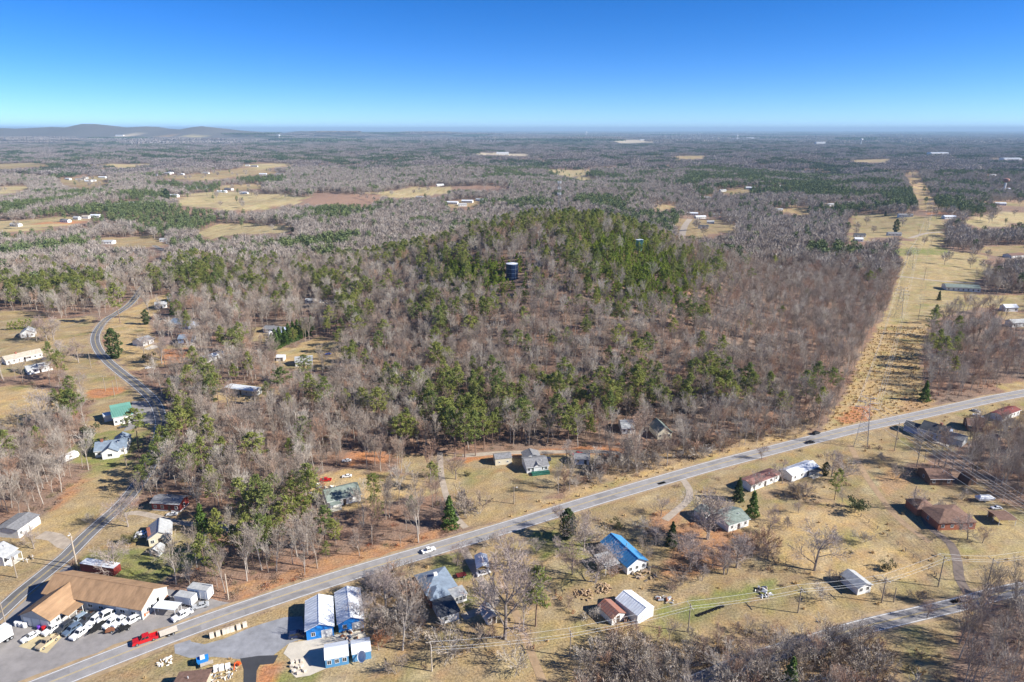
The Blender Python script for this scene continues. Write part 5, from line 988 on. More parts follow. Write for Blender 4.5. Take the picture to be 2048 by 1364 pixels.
tree_mat('brush', [(0.26, 0.16, 0.11), (0.32, 0.22, 0.16), (0.22, 0.15, 0.12), (0.20, 0.17, 0.09)]); tree_mat('straw', [(0.62, 0.45, 0.22), (0.66, 0.50, 0.27), (0.56, 0.38, 0.18)])
tree_mat('far_twigs', [(0.24, 0.20, 0.17), (0.34, 0.295, 0.255), (0.40, 0.355, 0.31), (0.29, 0.24, 0.205), (0.35, 0.30, 0.26)]); tree_mat('remote_twigs', [(0.20, 0.165, 0.155), (0.25, 0.215, 0.20), (0.28, 0.245, 0.23), (0.22, 0.18, 0.165)]); tree_mat('remote_needles', [(0.060, 0.085, 0.045), (0.085, 0.11, 0.05), (0.065, 0.095, 0.05)])
tree_mat('far_needles', [(0.105, 0.140, 0.060), (0.150, 0.180, 0.068), (0.115, 0.155, 0.070)])

def rvec(r):
    while True:
        v = Vector((r.uniform(-1, 1), r.uniform(-1, 1), r.uniform(-1, 1)))
        if 0.01 < v.length < 1: return v.normalized()
def bare_tree(seed, H=15.0, form='forest', tw=0.032, dens=1.0):
    r = random.Random(seed); T, K = MB(), MB()
    up = Vector((0, 0, 1))
    spread = {'forest': 0.66, 'lawn': 1.12, 'shrub': 1.0}[form]
    def seg(a, b_, ra, rb, lev):
        if lev == 0: T.tube(a, b_, ra, rb, 6, cap=False)
        elif lev == 1: T.tube(a, b_, ra, rb, 4, cap=False)
        elif lev == 2: K.tube(a, b_, max(ra, 0.035), max(rb, 0.03), 3, cap=False)
        else:
            side = (b_ - a).cross(rvec(r))
            if side.length > 1e-4: K.strip(a, b_, max(ra, tw), max(rb, tw * 0.7), side.normalized())
    def grow(p, d, L, rad, lev):
        n_ = 3 if lev < 3 else 2
        for i in range(n_):
            d = (d + rvec(r) * (0.10 if lev == 0 else 0.20) + up * (0.05 if lev else 0.15)).normalized(); q = p + d * L / n_
            r2 = rad * (0.86 if lev == 0 else 0.78); seg(p, q, rad, r2, lev); p, rad = q, r2
            if lev < 4 and (lev > 0 or i >= (1 if form == 'forest' else 0)):
                k = 2 if lev in (0, 2) else 1
                if lev == 3: k = int(0.75 * dens + r.random())
                for _ in range(k):
                    ax = d.cross(rvec(r))
                    if ax.length < 1e-3: continue
                    ang = r.uniform(0.45, 1.0) * spread; dd_ = (Matrix.Rotation(ang, 3, ax.normalized()) @ d); dd_.z += 0.12; grow(p, dd_.normalized(), L * r.uniform(0.5, 0.72) * (0.95 if lev else (0.75 if form == 'forest' else 0.95)), rad * 0.58, lev + 1)
        if lev < 4:
            for _ in range(2):
                ax = d.cross(rvec(r)); ang = r.uniform(0.2, 0.55) * spread
                if ax.length > 1e-3: grow(p, (Matrix.Rotation(ang, 3, ax.normalized()) @ d).normalized(), L * r.uniform(0.5, 0.7), rad * 0.75, lev + 1)
    if form == 'forest': grow(Vector((0, 0, -0.3)), Vector((0, 0, 1)), H * 0.52, H * 0.0125, 0)
    elif form == 'lawn': grow(Vector((0, 0, -0.3)), Vector((0, 0, 1)), H * 0.40, H * 0.018, 0)
    else:
        for _ in range(4): grow(Vector((r.uniform(-0.3, 0.3), r.uniform(-0.3, 0.3), -0.2)), (up + rvec(r) * 0.6).normalized(), H * 0.42, H * 0.010, 1)
    mz = max(v[2] for v in K.v); s = H / mz
    for m in (T, K): m.v = [(x * s, y * s, z_ * s) for x, y, z_ in m.v]
    return T, K
def leaf_quads(m, c, rad, n_, size, r, flat=0.7):
    for _ in range(n_):
        o = rvec(r) * rad * r.random() ** 0.5; o.z *= flat; p = Vector(c) + o; a = rvec(r); b_ = a.orthogonal().normalized(); w = a.cross(b_).normalized(); s = size * r.uniform(0.6, 1.3)
        m.add([p - b_ * s, p + w * s * 0.45, p + b_ * s, p - w * s * 0.45], [(0, 1, 2, 3)])
def pine_tree(seed, H=16.0, low=0.35, width=0.2, nb=54, tuft=13, size=0.36, top=0.3):
    r = random.Random(seed); T, K = MB(), MB(); p = Vector((0, 0, -0.3)); d = Vector((0, 0, 1)); pts = [p]
    for i in range(6):
        d = (d + rvec(r) * 0.05 + Vector((0, 0, 0.2))).normalized(); q = p + d * (H + 0.3) / 6; T.tube(p, q, H * 0.013 * (1 - i / 6.6), H * 0.013 * (1 - (i + 1) / 6.6), 6, cap=False); p = q; pts.append(p)
    def at(t): k = min(5, int(t * 6)); return pts[k].lerp(pts[k + 1], t * 6 - k)
    for i in range(nb):
        t = low + (1 - low) * (i + r.random()) / nb * 0.99; b0 = at(min(t, 0.99)); u = (t - low) / (1 - low)
        L = H * width * (0.55 + 0.75 * math.sin(math.pi * min(1, (u * 0.8 + 0.22)))) * r.uniform(0.55, 1.2) * (1 - 0.55 * max(0, u - 0.6) / 0.4)
        a = r.uniform(0, 6.283); dirn = Vector((math.cos(a), math.sin(a), r.uniform(0.0, 0.5))).normalized(); e = b0 + dirn * L
        T.tube(b0, e, 0.05, 0.025, 3, cap=False)
        leaf_quads(K, e, H * 0.045, tuft, size, r); leaf_quads(K, b0.lerp(e, 0.62), H * 0.042, int(tuft * 0.7), size, r)
    leaf_quads(K, at(0.97), H * 0.05, tuft + 4, size, r, 1.3)
    return T, K
def cone_tree(seed, H, rad, n_, size, shape='cone'):
    r = random.Random(seed); T, K = MB(), MB(); T.tube((0, 0, -0.3), (0, 0, H * 0.8), 0.16, 0.04, 6, cap=False)
    for _ in range(n_):
        t = r.random() ** 1.25; R_ = rad * ((1 - t) ** 0.7 if shape == 'cone' else math.sqrt(max(0.02, 1 - (t * 1.85 - 0.85) ** 2))) * (0.85 + 0.25 * math.sin(t * 23 + seed)); a = r.uniform(0, 6.283); q = R_ * (0.55 + 0.5 * r.random() ** 0.6)
        c = Vector((q * math.cos(a), q * math.sin(a), 0.25 + t * (H - 0.3))); leaf_quads(K, c, size * 0.8, 2, size, r, 1)
    return T, K

class Kind:
    def __init__(s, name, gens, tmat, cmat):
        s.name = name; s.H = []; s.tr = []; s.cr = []; s.joint = bpy.data.collections.new(name + '_forms')
        for H, (T, K) in gens:
            J = MB(); J.add(T.v, T.f, 0); J.add(K.v, K.f, 1); s.H.append(H)
            s.tr.append(T.mesh('trunk', tmat, fix=False)); s.cr.append(K.mesh('crown', cmat, fix=False))
            s.joint.objects.link(bpy.data.objects.new(name, J.mesh(name, [tmat, cmat], fix=False)))
    def place(s, loc, h, rz_, label, group=None, form=None, sx=1.0):
        k = random.randrange(len(s.H)) if form is None else form; root = thing(s.name, label, 'tree', loc, rz_, group); q = h / s.H[k]
        root.scale = (q * sx, q * sx, q); put('trunk', s.tr[k], root); put('crown', s.cr[k], root); return root
FOREST = Kind('bare_tree', [(15, bare_tree(i + 1, 15, 'forest', 0.025)) for i in range(6)], 'bark', 'twigs')
LAWN = Kind('bare_tree', [(13, bare_tree(i + 21, 13, 'lawn', 0.021, 2.4)) for i in range(4)], 'lawn_bark', 'lawn_twigs')
SHRUB = Kind('bare_shrub', [(5, bare_tree(i + 41, 5, 'shrub', 0.028, 0.8)) for i in range(3)], 'bark', 'twigs')
PINE = Kind('pine_tree', [(16, pine_tree(i + 60, 16, (0.28, 0.4, 0.5, 0.34, 0.45)[i], (0.17, 0.15, 0.18, 0.14, 0.19)[i], 54)) for i in range(5)], 'pine_bark', 'needles')
YOUNG = Kind('young_pine', [(7, pine_tree(i + 80, 7, 0.06, 0.2, 34, 8, 0.34)) for i in range(3)], 'pine_bark', 'young_needles')
CEDAR = Kind('cedar_tree', [(9, cone_tree(i + 90, 9, 2.2, 900, 0.34, 'oval' if i % 2 else 'cone')) for i in range(2)], 'pine_bark', 'cedar_leaf')
EVER = Kind('evergreen_tree', [(9, cone_tree(i + 95, 9, 2.3, 1000, 0.34, 'cone')) for i in range(2)], 'pine_bark', 'bright_evergreen')
def lobed_bush(seed, H, w, n_):
    r = random.Random(seed); T, K = MB(), MB(); T.tube((0, 0, -0.2), (0, 0, H * 0.6), 0.08, 0.03, 5, cap=False)
    for _ in range(9):
        a, q = r.uniform(0, 6.28), w * r.uniform(0.2, 1.0); leaf_quads(K, (q * math.cos(a), q * math.sin(a), H * r.uniform(0.25, 0.75)), H * r.uniform(0.2, 0.36), n_, 0.2, r, 0.9)
    return T, K
tree_mat('bush_leaf', [(0.10, 0.11, 0.05), (0.14, 0.13, 0.06), (0.08, 0.10, 0.045)], trans=0.2)
BUSH = Kind('evergreen_bush', [(3, lobed_bush(i + 99, 3, 1.9, 70)) for i in range(3)], 'pine_bark', 'bush_leaf')
REDLEAF = Kind('russet_tree', [(8, (lambda tk: tk)(bare_tree(130 + i, 8, 'shrub', 0.05))) for i in range(2)], 'bark', 'dead_leaf')

def height_to(g, ytop):
    lo, hi = 0.5, 60
    for _ in range(30):
        m_ = (lo + hi) / 2
        if float(project(g.x, g.y, g.z + m_)[1]) > ytop: lo = m_
        else: hi = m_
    return lo
LT = [  # zoom, base x, base y, top y, kind, label
 (0, 232, 1150, 1084, LAWN, 'spreading bare tree behind the workshop'), (3, 1095, 265, 0, LAWN, 'vase-shaped bare tree where the gravel drive meets the main road'), (3, 540, 1130, 330, FOREST, 'tall bare tree right of the second blue garage'), (3, 365, 720, 300, LAWN, 'broad bare tree leaning over the second blue garage'),
 (3, 250, 600, 300, LAWN, 'bare tree between the second blue garage and the main road'), (3, 1585, 1015, 120, LAWN, 'big ivy-clad bare tree at the drive loop'), (3, 1775, 940, 420, FOREST, 'slim bare tree beside the lone green pine'), (3, 1900, 885, 260, PINE, 'lone green pine on the lawn right of the drive loop'), (3, 1035, 1160, 880, SHRUB, 'bare pinkish shrub tree below the navy-roofed garage'),
 (3, 1230, 1100, 900, SHRUB, 'bare shrub tree below the small white shed'), (3, 560, 345, 200, SHRUB, 'small bare tree between brick house and main road'), (3, 1640, 310, -80, LAWN, 'bare tree right of the white carport'), (3, 480, 1370, 1190, SHRUB, 'bare shrub at the lower edge right of the blue shed'), (3, 1710, 1300, 1080, SHRUB, 'bare shrub under the lower wires'),
 (3, 295, 1130, 960, REDLEAF, 'russet-leaved shrub beside the blue shed'), (4, 230, 505, 140, LAWN, 'slim bare tree left of the carport roof'), (4, 345, 265, -50, LAWN, 'bare tree behind the blue-roofed house'), (4, 470, 585, 140, LAWN, 'bare tree standing over the farther log heap'), (4, 1430, 480, 80, LAWN, 'wide bare tree right of the blue-roofed house'),
 (4, 1810, 505, 240, LAWN, 'wide low bare tree on the leaf-strewn lawn'), (4, 1905, 435, 70, LAWN, 'bare tree on the leaf-strewn lawn near the grey-green roof'), (4, 1270, 700, 560, SHRUB, 'bare thicket shrub over the scrap heap'), (4, 1245, 205, -30, CEDAR, 'narrow dark cedar behind the blue-roofed house'), (7, 875, 845, 625, CEDAR, 'large dark cypress beside the main road'),
 (7, 830, 780, 585, LAWN, 'bare tree left of the large dark cypress'), (7, 1000, 905, 640, LAWN, 'bare tree in front of the large dark cypress'), (7, 430, 1050, 760, LAWN, 'bare tree on the lawn below the main road'), (7, 1920, 850, 460, LAWN, 'large dense bare tree by the white house with two cedars'), (7, 1570, 680, 535, LAWN, 'pale small bare tree beside the pale gravel drive'),
 (7, 1800, 1010, 800, LAWN, 'bare tree below the narrow dark cedar'), (7, 130, 685, 460, SHRUB, 'pinkish bare shrub tree right of the asphalt drive'), (7, 220, 660, 520, SHRUB, 'pale bare shrub on the bank by the asphalt drive mouth'), (7, 45, 405, 200, LAWN, 'round bare ornamental tree near the asphalt drive'), (7, 870, 235, 105, LAWN, 'bare tree behind the white house in the clearing'),
 (7, 1240, 770, 700, BUSH, 'dark rounded bush on the lawn south of the road'), (7, 130, 380, 345, BUSH, 'small dark bush beside the ornamental tree'), (6, 722, 922, 630, LAWN, 'lone bare tree in the dry golden field'), (6, 230, 905, 690, LAWN, 'bare tree below the white grey-green-roofed house'), (6, 150, 945, 750, LAWN, 'bare tree at the lower end of the leaf-strewn lawn'),
 (6, 430, 700, 560, LAWN, 'bare tree at the golden field corner'), (6, 390, 215, 120, LAWN, 'round bare tree right beside the main road'), (6, 340, 425, 280, LAWN, 'bare tree before the dark-red-roofed mobile home'), (6, 520, 370, 230, LAWN, 'bare tree between the two mobile homes'), (6, 45, 725, 400, LAWN, 'spreading bare oak left of the white grey-green-roofed house'),
 (6, 830, 330, 140, LAWN, 'tall bare tree at the end of the white mobile home'), (6, 900, 350, 170, LAWN, 'pinkish bare tree right of the white mobile home'), (6, 850, 475, 280, PINE, 'dark pine below the white mobile home'), (6, 790, 320, 235, CEDAR, 'dark evergreen by the mobile home porch'), (6, 240, 475, 335, CEDAR, 'dark cedar left of its twin beside the white house'),
 (6, 330, 570, 420, EVER, 'green cedar right of its twin beside the white house'), (6, 980, 548, 450, BUSH, 'big dark bush at the top of the fence line'), (6, 1690, 725, 570, LAWN, 'bare tree in front of the brown hipped house'), (6, 1785, 745, 640, LAWN, 'bare tree at the edge of the loop drive'), (6, 1180, 915, 850, BUSH, 'dark round bush on the golden slope'), (6, 955, 815, 795, BUSH, 'small bush in the golden field'),
 (6, 1340, 530, 395, LAWN, 'bare tree beside the pole with the long shadow'), (11, 1175, 560, 330, PINE, 'tall pine hiding the lane, lowest of the lane-side pines'), (11, 1230, 500, 240, PINE, 'tall pine hiding the lane, second of the lane-side pines'), (11, 1270, 440, 160, PINE, 'tall pine hiding the lane, third of the lane-side pines'), (11, 1330, 370, 90, PINE, 'tall pine hiding the lane, fourth of the lane-side pines'), (11, 1340, 240, 0, PINE, 'pale tall pine at the lane, uppermost of the lane-side pines'), (11, 1400, 300, 60, PINE, 'tall pine right of the lane-side pines'), (11, 1800, 1110, 830, PINE, 'broad green pine above the box trailers'), (11, 1930, 1080, 820, PINE, 'second green pine above the box trailers'), (8, 190, 1150, 830, PINE, 'bright green pine in the roadside wood'), (8, 300, 1100, 850, PINE, 'bright pine behind its twin in the roadside wood'), (8, 700, 1230, 1060, PINE, 'small pine at the road bank'), (8, 1120, 870, 640, PINE, 'pine in front of the mottled-roof house'), (8, 1480, 860, 640, PINE, 'slim pine near the asphalt drive'), (8, 1820, 930, 650, EVER, 'bright leafy evergreen at the drive mouth'), (5, 300, 1200, 990, EVER, 'green evergreen in the lower thicket'), (7, 110, 240, -120, PINE, 'tall bright pine at the corner of the clearing'), (7, 190, 230, -100, PINE, 'second tall bright pine at the corner of the clearing'), (7, 40, 215, -130, PINE, 'third tall bright pine at the corner of the clearing'), (11, 1050, 835, 555, LAWN, 'tall bare tree beside the lane below the dark red mobile home'), (11, 1660, 875, 645, EVER, 'bright green evergreen right of the dark red mobile home'),
 (11, 280, 1015, 820, LAWN, 'low wide bare tree before the long white garage'), (11, 720, 805, 735, SHRUB, 'small bare shrub left of the lane'), (11, 940, 1145, 985, LAWN, 'big bare tree below the pale small house'), (11, 1080, 960, 880, BUSH, 'grey-green bush beside the two white cars'), (12, 510, 525, 320, LAWN, 'white-limbed bare tree beside the white houses at left'),
 (12, 645, 515, 300, LAWN, 'white-limbed bare tree left of the lane bend'), (12, 385, 335, 110, LAWN, 'tall bare tree right of the white gabled house'), (12, 440, 330, 130, LAWN, 'bare tree among the cluster near the white gabled house'), (12, 300, 340, 160, LAWN, 'bare tree directly over the white gabled house'), (12, 985, 190, -140, PINE, 'big spreading white pine at the top of the lane'),
 (12, 945, 478, 235, CEDAR, 'dark broad evergreen inside the lane bend'), (12, 1250, 505, 415, BUSH, 'rounded evergreen bush below the grey-roofed house'), (12, 350, 1045, 720, LAWN, 'white bare tree left of the olive pines'), (12, 775, 1115, 1000, BUSH, 'large round dark bush by the green-roofed hall'), (12, 1325, 525, 290, LAWN, 'bare tree with crooked trunk right of the grey-roofed house'),
 (12, 1180, 440, 270, LAWN, 'bare tree in front of the grey-roofed house'), (12, 560, 730, 560, LAWN, 'bare tree above the red soil left of the hall'), (12, 660, 740, 580, LAWN, 'rounded bare tree above the red soil nearer the lane'), (12, 1200, 200, 80, CEDAR, 'dark cedar at the top of the straw clearing'), (12, 1420, 120, 10, EVER, 'evergreen beside the shaded upper house'),
 (15, 1135, 245, 170, CEDAR, 'dark fir in the mid-distance by the mown field'), (15, 710, 135, 95, CEDAR, 'dark round evergreen beside the golden field'), (15, 1075, 152, 118, CEDAR, 'dark round evergreen at the top of the mown field'), (15, 1385, 640, 585, CEDAR, 'dark evergreen at the right edge of the corridor'), (15, 1590, 670, 600, LAWN, 'forked bare tree before the right-hand field'), (15, 1300, 1225, 1110, EVER, 'round green tree beside the corridor at the road'),
 (12, 480, 985, 730, PINE, 'olive pine above the round bush, left of three'), (12, 565, 1010, 735, PINE, 'olive pine above the round bush, middle of three'), (12, 640, 1065, 740, PINE, 'olive pine above the round bush, right of three'), (16, 1715, 725, 685, CEDAR, 'lone dark evergreen at the edge of the pale field'), (16, 980, 540, 460, CEDAR, 'dark evergreen beside the far white barn')]
NB = {'bare': 0, 'pine': 0}
for z_, x, y, yt, kd, lab in LT:
    g = G(z_, x, y); h = height_to(g, P(z_, x, yt)[1]); kd.place(g, h, random.uniform(0, 6.28), lab, None, sx=1.15 if kd is LAWN else 1.0); FOOT.append((g.x, g.y, 3.0))
    if kd in (LAWN, FOREST): NB['bare'] += 1
    if kd is PINE: NB['pine'] += 1
for q in ((1850, 903), (1880, 912), (1905, 915)): FOOT.append((*ground(*q).xy, 6))
EX = [(7, 1480, 840, 690, 0), (7, 1530, 900, 760, 0), (7, 1400, 770, 690, 1), (7, 1440, 930, 850, 1), (7, 1700, 940, 800, 0), (7, 1870, 970, 850, 0), (7, 300, 900, 790, 1), (7, 640, 960, 840, 0), (7, 1130, 860, 770, 1), (4, 100, 320, 110, 0), (4, 570, 430, 190, 0), (4, 1010, 340, 250, 1), (4, 640, 540, 420, 1), (4, 1560, 570, 400, 0), (4, 1660, 430, 250, 0), (4, 1350, 610, 460, 1), (4, 180, 840, 740, 1), (4, 420, 960, 830, 1),
      (3, 1450, 710, 430, 0), (3, 1700, 570, 280, 0), (3, 1810, 700, 490, 1), (3, 640, 570, 390, 1), (3, 90, 900, 560, 0), (3, 170, 570, 330, 0), (3, 700, 1000, 830, 1), (3, 900, 1050, 900, 1), (3, 1480, 1000, 850, 1), (6, 560, 650, 580, 1), (6, 860, 770, 690, 1), (6, 1030, 740, 660, 1), (6, 620, 560, 470, 0), (6, 470, 610, 500, 0), (6, 1240, 340, 260, 1), (6, 1560, 560, 490, 1), (6, 1650, 470, 400, 1), (6, 1150, 230, 170, 1), (5, 130, 260, 120, 0), (5, 620, 420, 330, 1), (5, 1000, 540, 470, 1), (5, 1250, 560, 470, 1), (5, 540, 560, 450, 1), (5, 1320, 700, 560, 0)]
EX.sort(key=lambda q: P(q[0], q[1], q[2])[0])
for i, (z_, x, y, yt, sh) in enumerate(EX):
    g = G(z_, x, y); (SHRUB if sh else LAWN).place(g, height_to(g, P(z_, x, yt)[1]), random.uniform(0, 6.28), f"{'bare bush' if sh else 'smaller bare tree'}, {nth(i)} of the small yard growth south of the road", 'small yard growth south of the road', sx=1.15); NB['bare'] += 0 if sh else 1
for i in range(16):
    x_ = 1440 + 19 * i; g = ground(x_, 1335 - (x_ - 1500) * 0.285 + 26 + random.uniform(-4, 10)); FOREST.place(g, random.uniform(8.5, 12.5), random.uniform(0, 6.28), nth(i) + ' bare tree screening the hidden end of the back road', 'bare trees screening the back road', sx=1.4); NB['bare'] += 1
# evergreen hedge row and young pine row
for i in range(18):
    t = i / 8 if i < 9 else (i - 9) / 8; g = G(13, 1120 + 330 * t + (20 if i < 9 else -10), 640 - 140 * t + (0 if i < 9 else 45)); EVER.place(g, random.uniform(8.5, 10.5), random.uniform(0, 6), ('far side, ' if i < 9 else 'near side, ') + nth(i % 9) + ' evergreen of the thick row by the blue-grey mobile home', 'evergreen row'); FOOT.append((g.x, g.y, 2.5))

# ---- woods within a few hundred metres
def clear_of(X, Y, pad=0.0):
    ok = np.ones(X.shape, bool)
    for cl, w in ROADS: ok &= poly_dist(X, Y, cl[::2] + [cl[-1]]) > w + pad
    for lp in LOTS: ok &= ~in_poly(X, Y, lp)
    for x, y, r_ in FOOT: ok &= np.hypot(X - x, Y - y) > r_ + pad
    return ok
rs = np.random.default_rng(23)
def jitter(x0, x1, y0, y1, s):
    gx_, gy_ = np.meshgrid(np.arange(x0, x1, s), np.arange(y0, y1, s)); return (gx_ + rs.uniform(-0.48, 0.48, gx_.shape) * s).ravel(), (gy_ + rs.uniform(-0.48, 0.48, gy_.shape) * s).ravel()
PB = [(1250, 808, 380, 30, 0.52), (905, 860, 70, 45, 0.75), (1100, 872, 150, 20, 0.5), (400, 565, 80, 34, 0.7), (780, 515, 90, 26, 0.45), (1130, 470, 160, 26, 0.6), (1270, 540, 110, 60, 0.45), (930, 552, 65, 28, 0.8), (445, 1110, 55, 50, 0.75), (560, 1090, 55, 40, 0.5), (310, 905, 55, 65, 0.75),
      (125, 815, 45, 50, 0.7), (100, 592, 90, 22, 0.85), (700, 640, 40, 50, 0.6), (480, 805, 70, 16, 0.9), (620, 760, 60, 60, 0.10), (900, 640, 120, 60, 0.06), (1750, 700, 0.1, 0.1, 0), (1880, 700, 40, 60, 0.3), (640, 590, 40, 20, 0.4), (1000, 700, 200, 60, 0.03), (895, 1010, 25, 30, 0.6), (1380, 830, 200, 16, 0.3), (760, 1050, 20, 25, 0.4), (170, 590, 60, 15, 0.6), (520, 600, 60, 24, 0.2), (1360, 860, 60, 20, -0.6), (1420, 900, 120, 25, -0.8), (1100, 940, 200, 40, -0.6)]
def pine_frac(px, py):
    f = np.full(px.shape, 0.045) + 0.06 * np.exp(-((px - 1000) / 350) ** 2 - ((py - 620) / 140) ** 2) - 0.10 * smooth(1420, 1560, px) * (py > 520)
    for x, y, sx, sy, w in PB: f = f + w * np.exp(-((px - x) / sx) ** 2 - ((py - y) / sy) ** 2)
    return f
X, Y = jitter(-470, 520, 92, 640, 4.5)
d = np.hypot(X, Y); ci, px, py = cover_at(X, Y); tn = np.array(types + ['x'])[np.where(ci < 0, len(types) - 1, ci)]
south = in_poly(px, py, COVER[0][1])
inside = (px > -160) & (px < 2230) & (py < 1440)
prob = np.where(tn == 'litter', 0.74 + 0.2 * smooth(380, 250, d), 0.0); prob = np.where((tn == 'thicket'), np.where(south, 0.26, 0.55), prob); prob = np.where((tn == 'leaf') & south & (px > 1300) & (px < 1530) & (py < 1160), 0.03, prob); prob = np.where((tn == 'leaf') & ~south & (py > 1000), 0.5, prob)
keep = inside & (rs.random(X.shape) < prob) & clear_of(X, Y)
def in_view_of(X, Y, reach, k):
    # ground in front of a house, on the side it is seen from, is mostly yard
    out = np.zeros(X.shape, bool)
    for x, y, r_ in FRONT:
        q = math.hypot(x, y); ux, uy = -x / q, -y / q; al = (X - x) * ux + (Y - y) * uy; la = np.abs((X - x) * uy - (Y - y) * ux)
        out |= (al > -1) & (al < reach * (0.8 + q / 2500)) & (la < r_ * k)
    return out
def hides_field(x, y, z_, h):
    # a tree whose crown would stand in front of an open field, seen from the air, is not there
    out = np.zeros(x.shape, bool)
    for f_ in (0.55, 1.0):
        qx, qy = project(x, y, z_ + h * f_)
        for i, (t, poly) in enumerate(COVER):
            if i == 0 or t in ('litter', 'leaf', 'thicket'): continue
            pa = np.array(poly)
            if pa[:, 1].min() > 1060: continue
            out |= in_poly(qx, qy, poly)
    return out
keep &= ~(hides_field(X, Y, terrain(X, Y), 13.0) & (rs.random(X.shape) < np.where(py > 880, 0.4, 0.7)))
keep &= ~(in_view_of(X, Y, 17, 0.95) & (rs.random(X.shape) < 0.7))
X, Y, px, py, d, tn, south = [q[keep] for q in (X, Y, px, py, d, tn, south)]; Zt = terrain(X, Y)
pf = pine_frac(px, py) + 0.12 * fbm(X, Y, 45, 9); pf = np.where(south, 0, pf)
is_pine = rs.random(X.shape) < pf
youngf = 0.75 * np.exp(-((px - 1290) / 110) ** 2 - ((py - 560) / 62) ** 2) + 0.95 * np.exp(-((px - 950) / 75) ** 2 - ((py - 560) / 26) ** 2) + 0.6 * np.exp(-((px - 1220) / 70) ** 2 - ((py - 500) / 20) ** 2) + 1.3 * np.exp(-((px - 1024) / 26) ** 4 - ((py - 588) / 32) ** 4) + 1.3 * np.exp(-((px - 1278) / 20) ** 4 - ((py - 525) / 26) ** 4)
is_young = (rs.random(X.shape) < youngf) & ~south
hb = rs.uniform(8, 18, X.shape); hb = np.where(((tn == 'leaf') & south) | ((tn == 'thicket') & south), rs.uniform(6, 12, X.shape), hb); hp = rs.uniform(10, 18.5, X.shape); hy = np.where(youngf > 1, rs.uniform(2.5, 5, X.shape), rs.uniform(5, 10, X.shape))
# the dense young pines of the hilltop clearings
X3, Y3 = jitter(-60, 210, 380, 575, 2.9); Z3 = terrain(X3, Y3); px3, py3 = project(X3, Y3, Z3); yf3 = 0.85 * np.exp(-((px3 - 1290) / 105) ** 2 - ((py3 - 555) / 58) ** 2) + 0.95 * np.exp(-((px3 - 945) / 70) ** 2 - ((py3 - 556) / 24) ** 2) + 0.7 * np.exp(-((px3 - 1200) / 80) ** 2 - ((py3 - 500) / 22) ** 2)
k3 = (rs.random(X3.shape) < yf3 * np.clip(0.75 + 0.45 * fbm(X3, Y3, 22, 33), 0, 1)) & clear_of(X3, Y3, -1.0); n3_ = int(k3.sum()); cat_ = lambda a_, b_: np.concatenate([a_, b_])
X, Y, px, py, Zt = cat_(X, X3[k3]), cat_(Y, Y3[k3]), cat_(px, px3[k3]), cat_(py, py3[k3]), cat_(Zt, Z3[k3]); d = np.hypot(X, Y); south = cat_(south, np.zeros(n3_, bool)); is_pine = cat_(is_pine, np.zeros(n3_, bool)); is_young = cat_(is_young, np.ones(n3_, bool))
hb, hp, hy, youngf = cat_(hb, np.ones(n3_)), cat_(hp, np.ones(n3_)), cat_(hy, rs.uniform(4.5, 8.5, n3_)), cat_(youngf, np.zeros(n3_))
LM = [(270, 1010, 'the dark red mobile home'), (320, 1080, 'the pale small house'), (440, 1190, 'the white box trailers'), (215, 905, 'the dark grey L-shaped house'), (240, 830, 'the green-roofed hall'), (60, 960, 'the white camper'), (690, 1000, 'the mottled-roof house'), (700, 930, 'the cluttered wood yard'), (890, 1000, 'the asphalt drive'),
      (1000, 920, 'the cream shed'), (1070, 940, 'the white clearing house'), (1165, 925, 'the small grey-roofed shed'), (1245, 862, 'the hidden white-walled house'), (1325, 872, 'the grey-green front gable'), (490, 785, 'the pale grey mobile home'), (610, 730, 'the grey-roofed wood house'), (425, 715, 'the white trailer home'), (570, 670, 'the evergreen row'), (640, 600, 'the white shack'),
      (350, 640, 'the shaded blue-grey houses'), (240, 640, 'the big white pine'), (1024, 540, 'the blue water tank'), (1278, 490, 'the green water tank'), (1118, 440, 'the lattice mast'), (1722, 870, 'the roadside lattice tower'), (1850, 790, 'the corridor foot'), (1620, 870, 'the black SUV'), (1900, 880, 'the blue-grey house'), (1860, 960, 'the dark brown house'), (2000, 840, 'the red-roofed mobile home'),
      (1950, 1000, 'the covered boat'), (1376, 1240, 'the row of tyres'), (1720, 1250, 'the back road'), (1960, 1200, 'the loop drive mouth'), (800, 1200, 'the second blue garage'), (860, 1100, 'the white road pickup'), (60, 1060, 'the long white garage'), (60, 720, 'the long beige-roofed house')]
LMX, LMY = np.array([q[0] for q in LM]), np.array([q[1] for q in LM])
def build_mix(sel, kind, hs, limit, word, stuff_name, stuff_label):
    ids = np.nonzero(sel)[0]; vis = (px[ids] > -5) & (px[ids] < 2053) & (py[ids] < 1372); order = ids[np.argsort(np.where(vis, d[ids], 1e6))]
    near = [i for i in order[:limit]]; groups = {}
    for i in near: groups.setdefault(int(np.argmin(np.hypot(LMX - px[i], LMY - py[i]))), []).append(i)
    for k, mem in groups.items():
        for q, i in enumerate(sorted(mem, key=lambda i_: px[i_])):
            kind.place((X[i], Y[i], Zt[i]), hs[i], rs.uniform(0, 6.28), f'{word}, {nth(q)} of those nearest {LM[k][2]}', f'{word}s nearest {LM[k][2]}', sx=rs.uniform(0.85, 1.2))
    rest = order[limit:]
    if len(rest): scatter(stuff_name, stuff_label, np.stack([X[rest], Y[rest], Zt[rest]], 1), hs[rest] / np.mean(kind.H), kind.joint, rs)
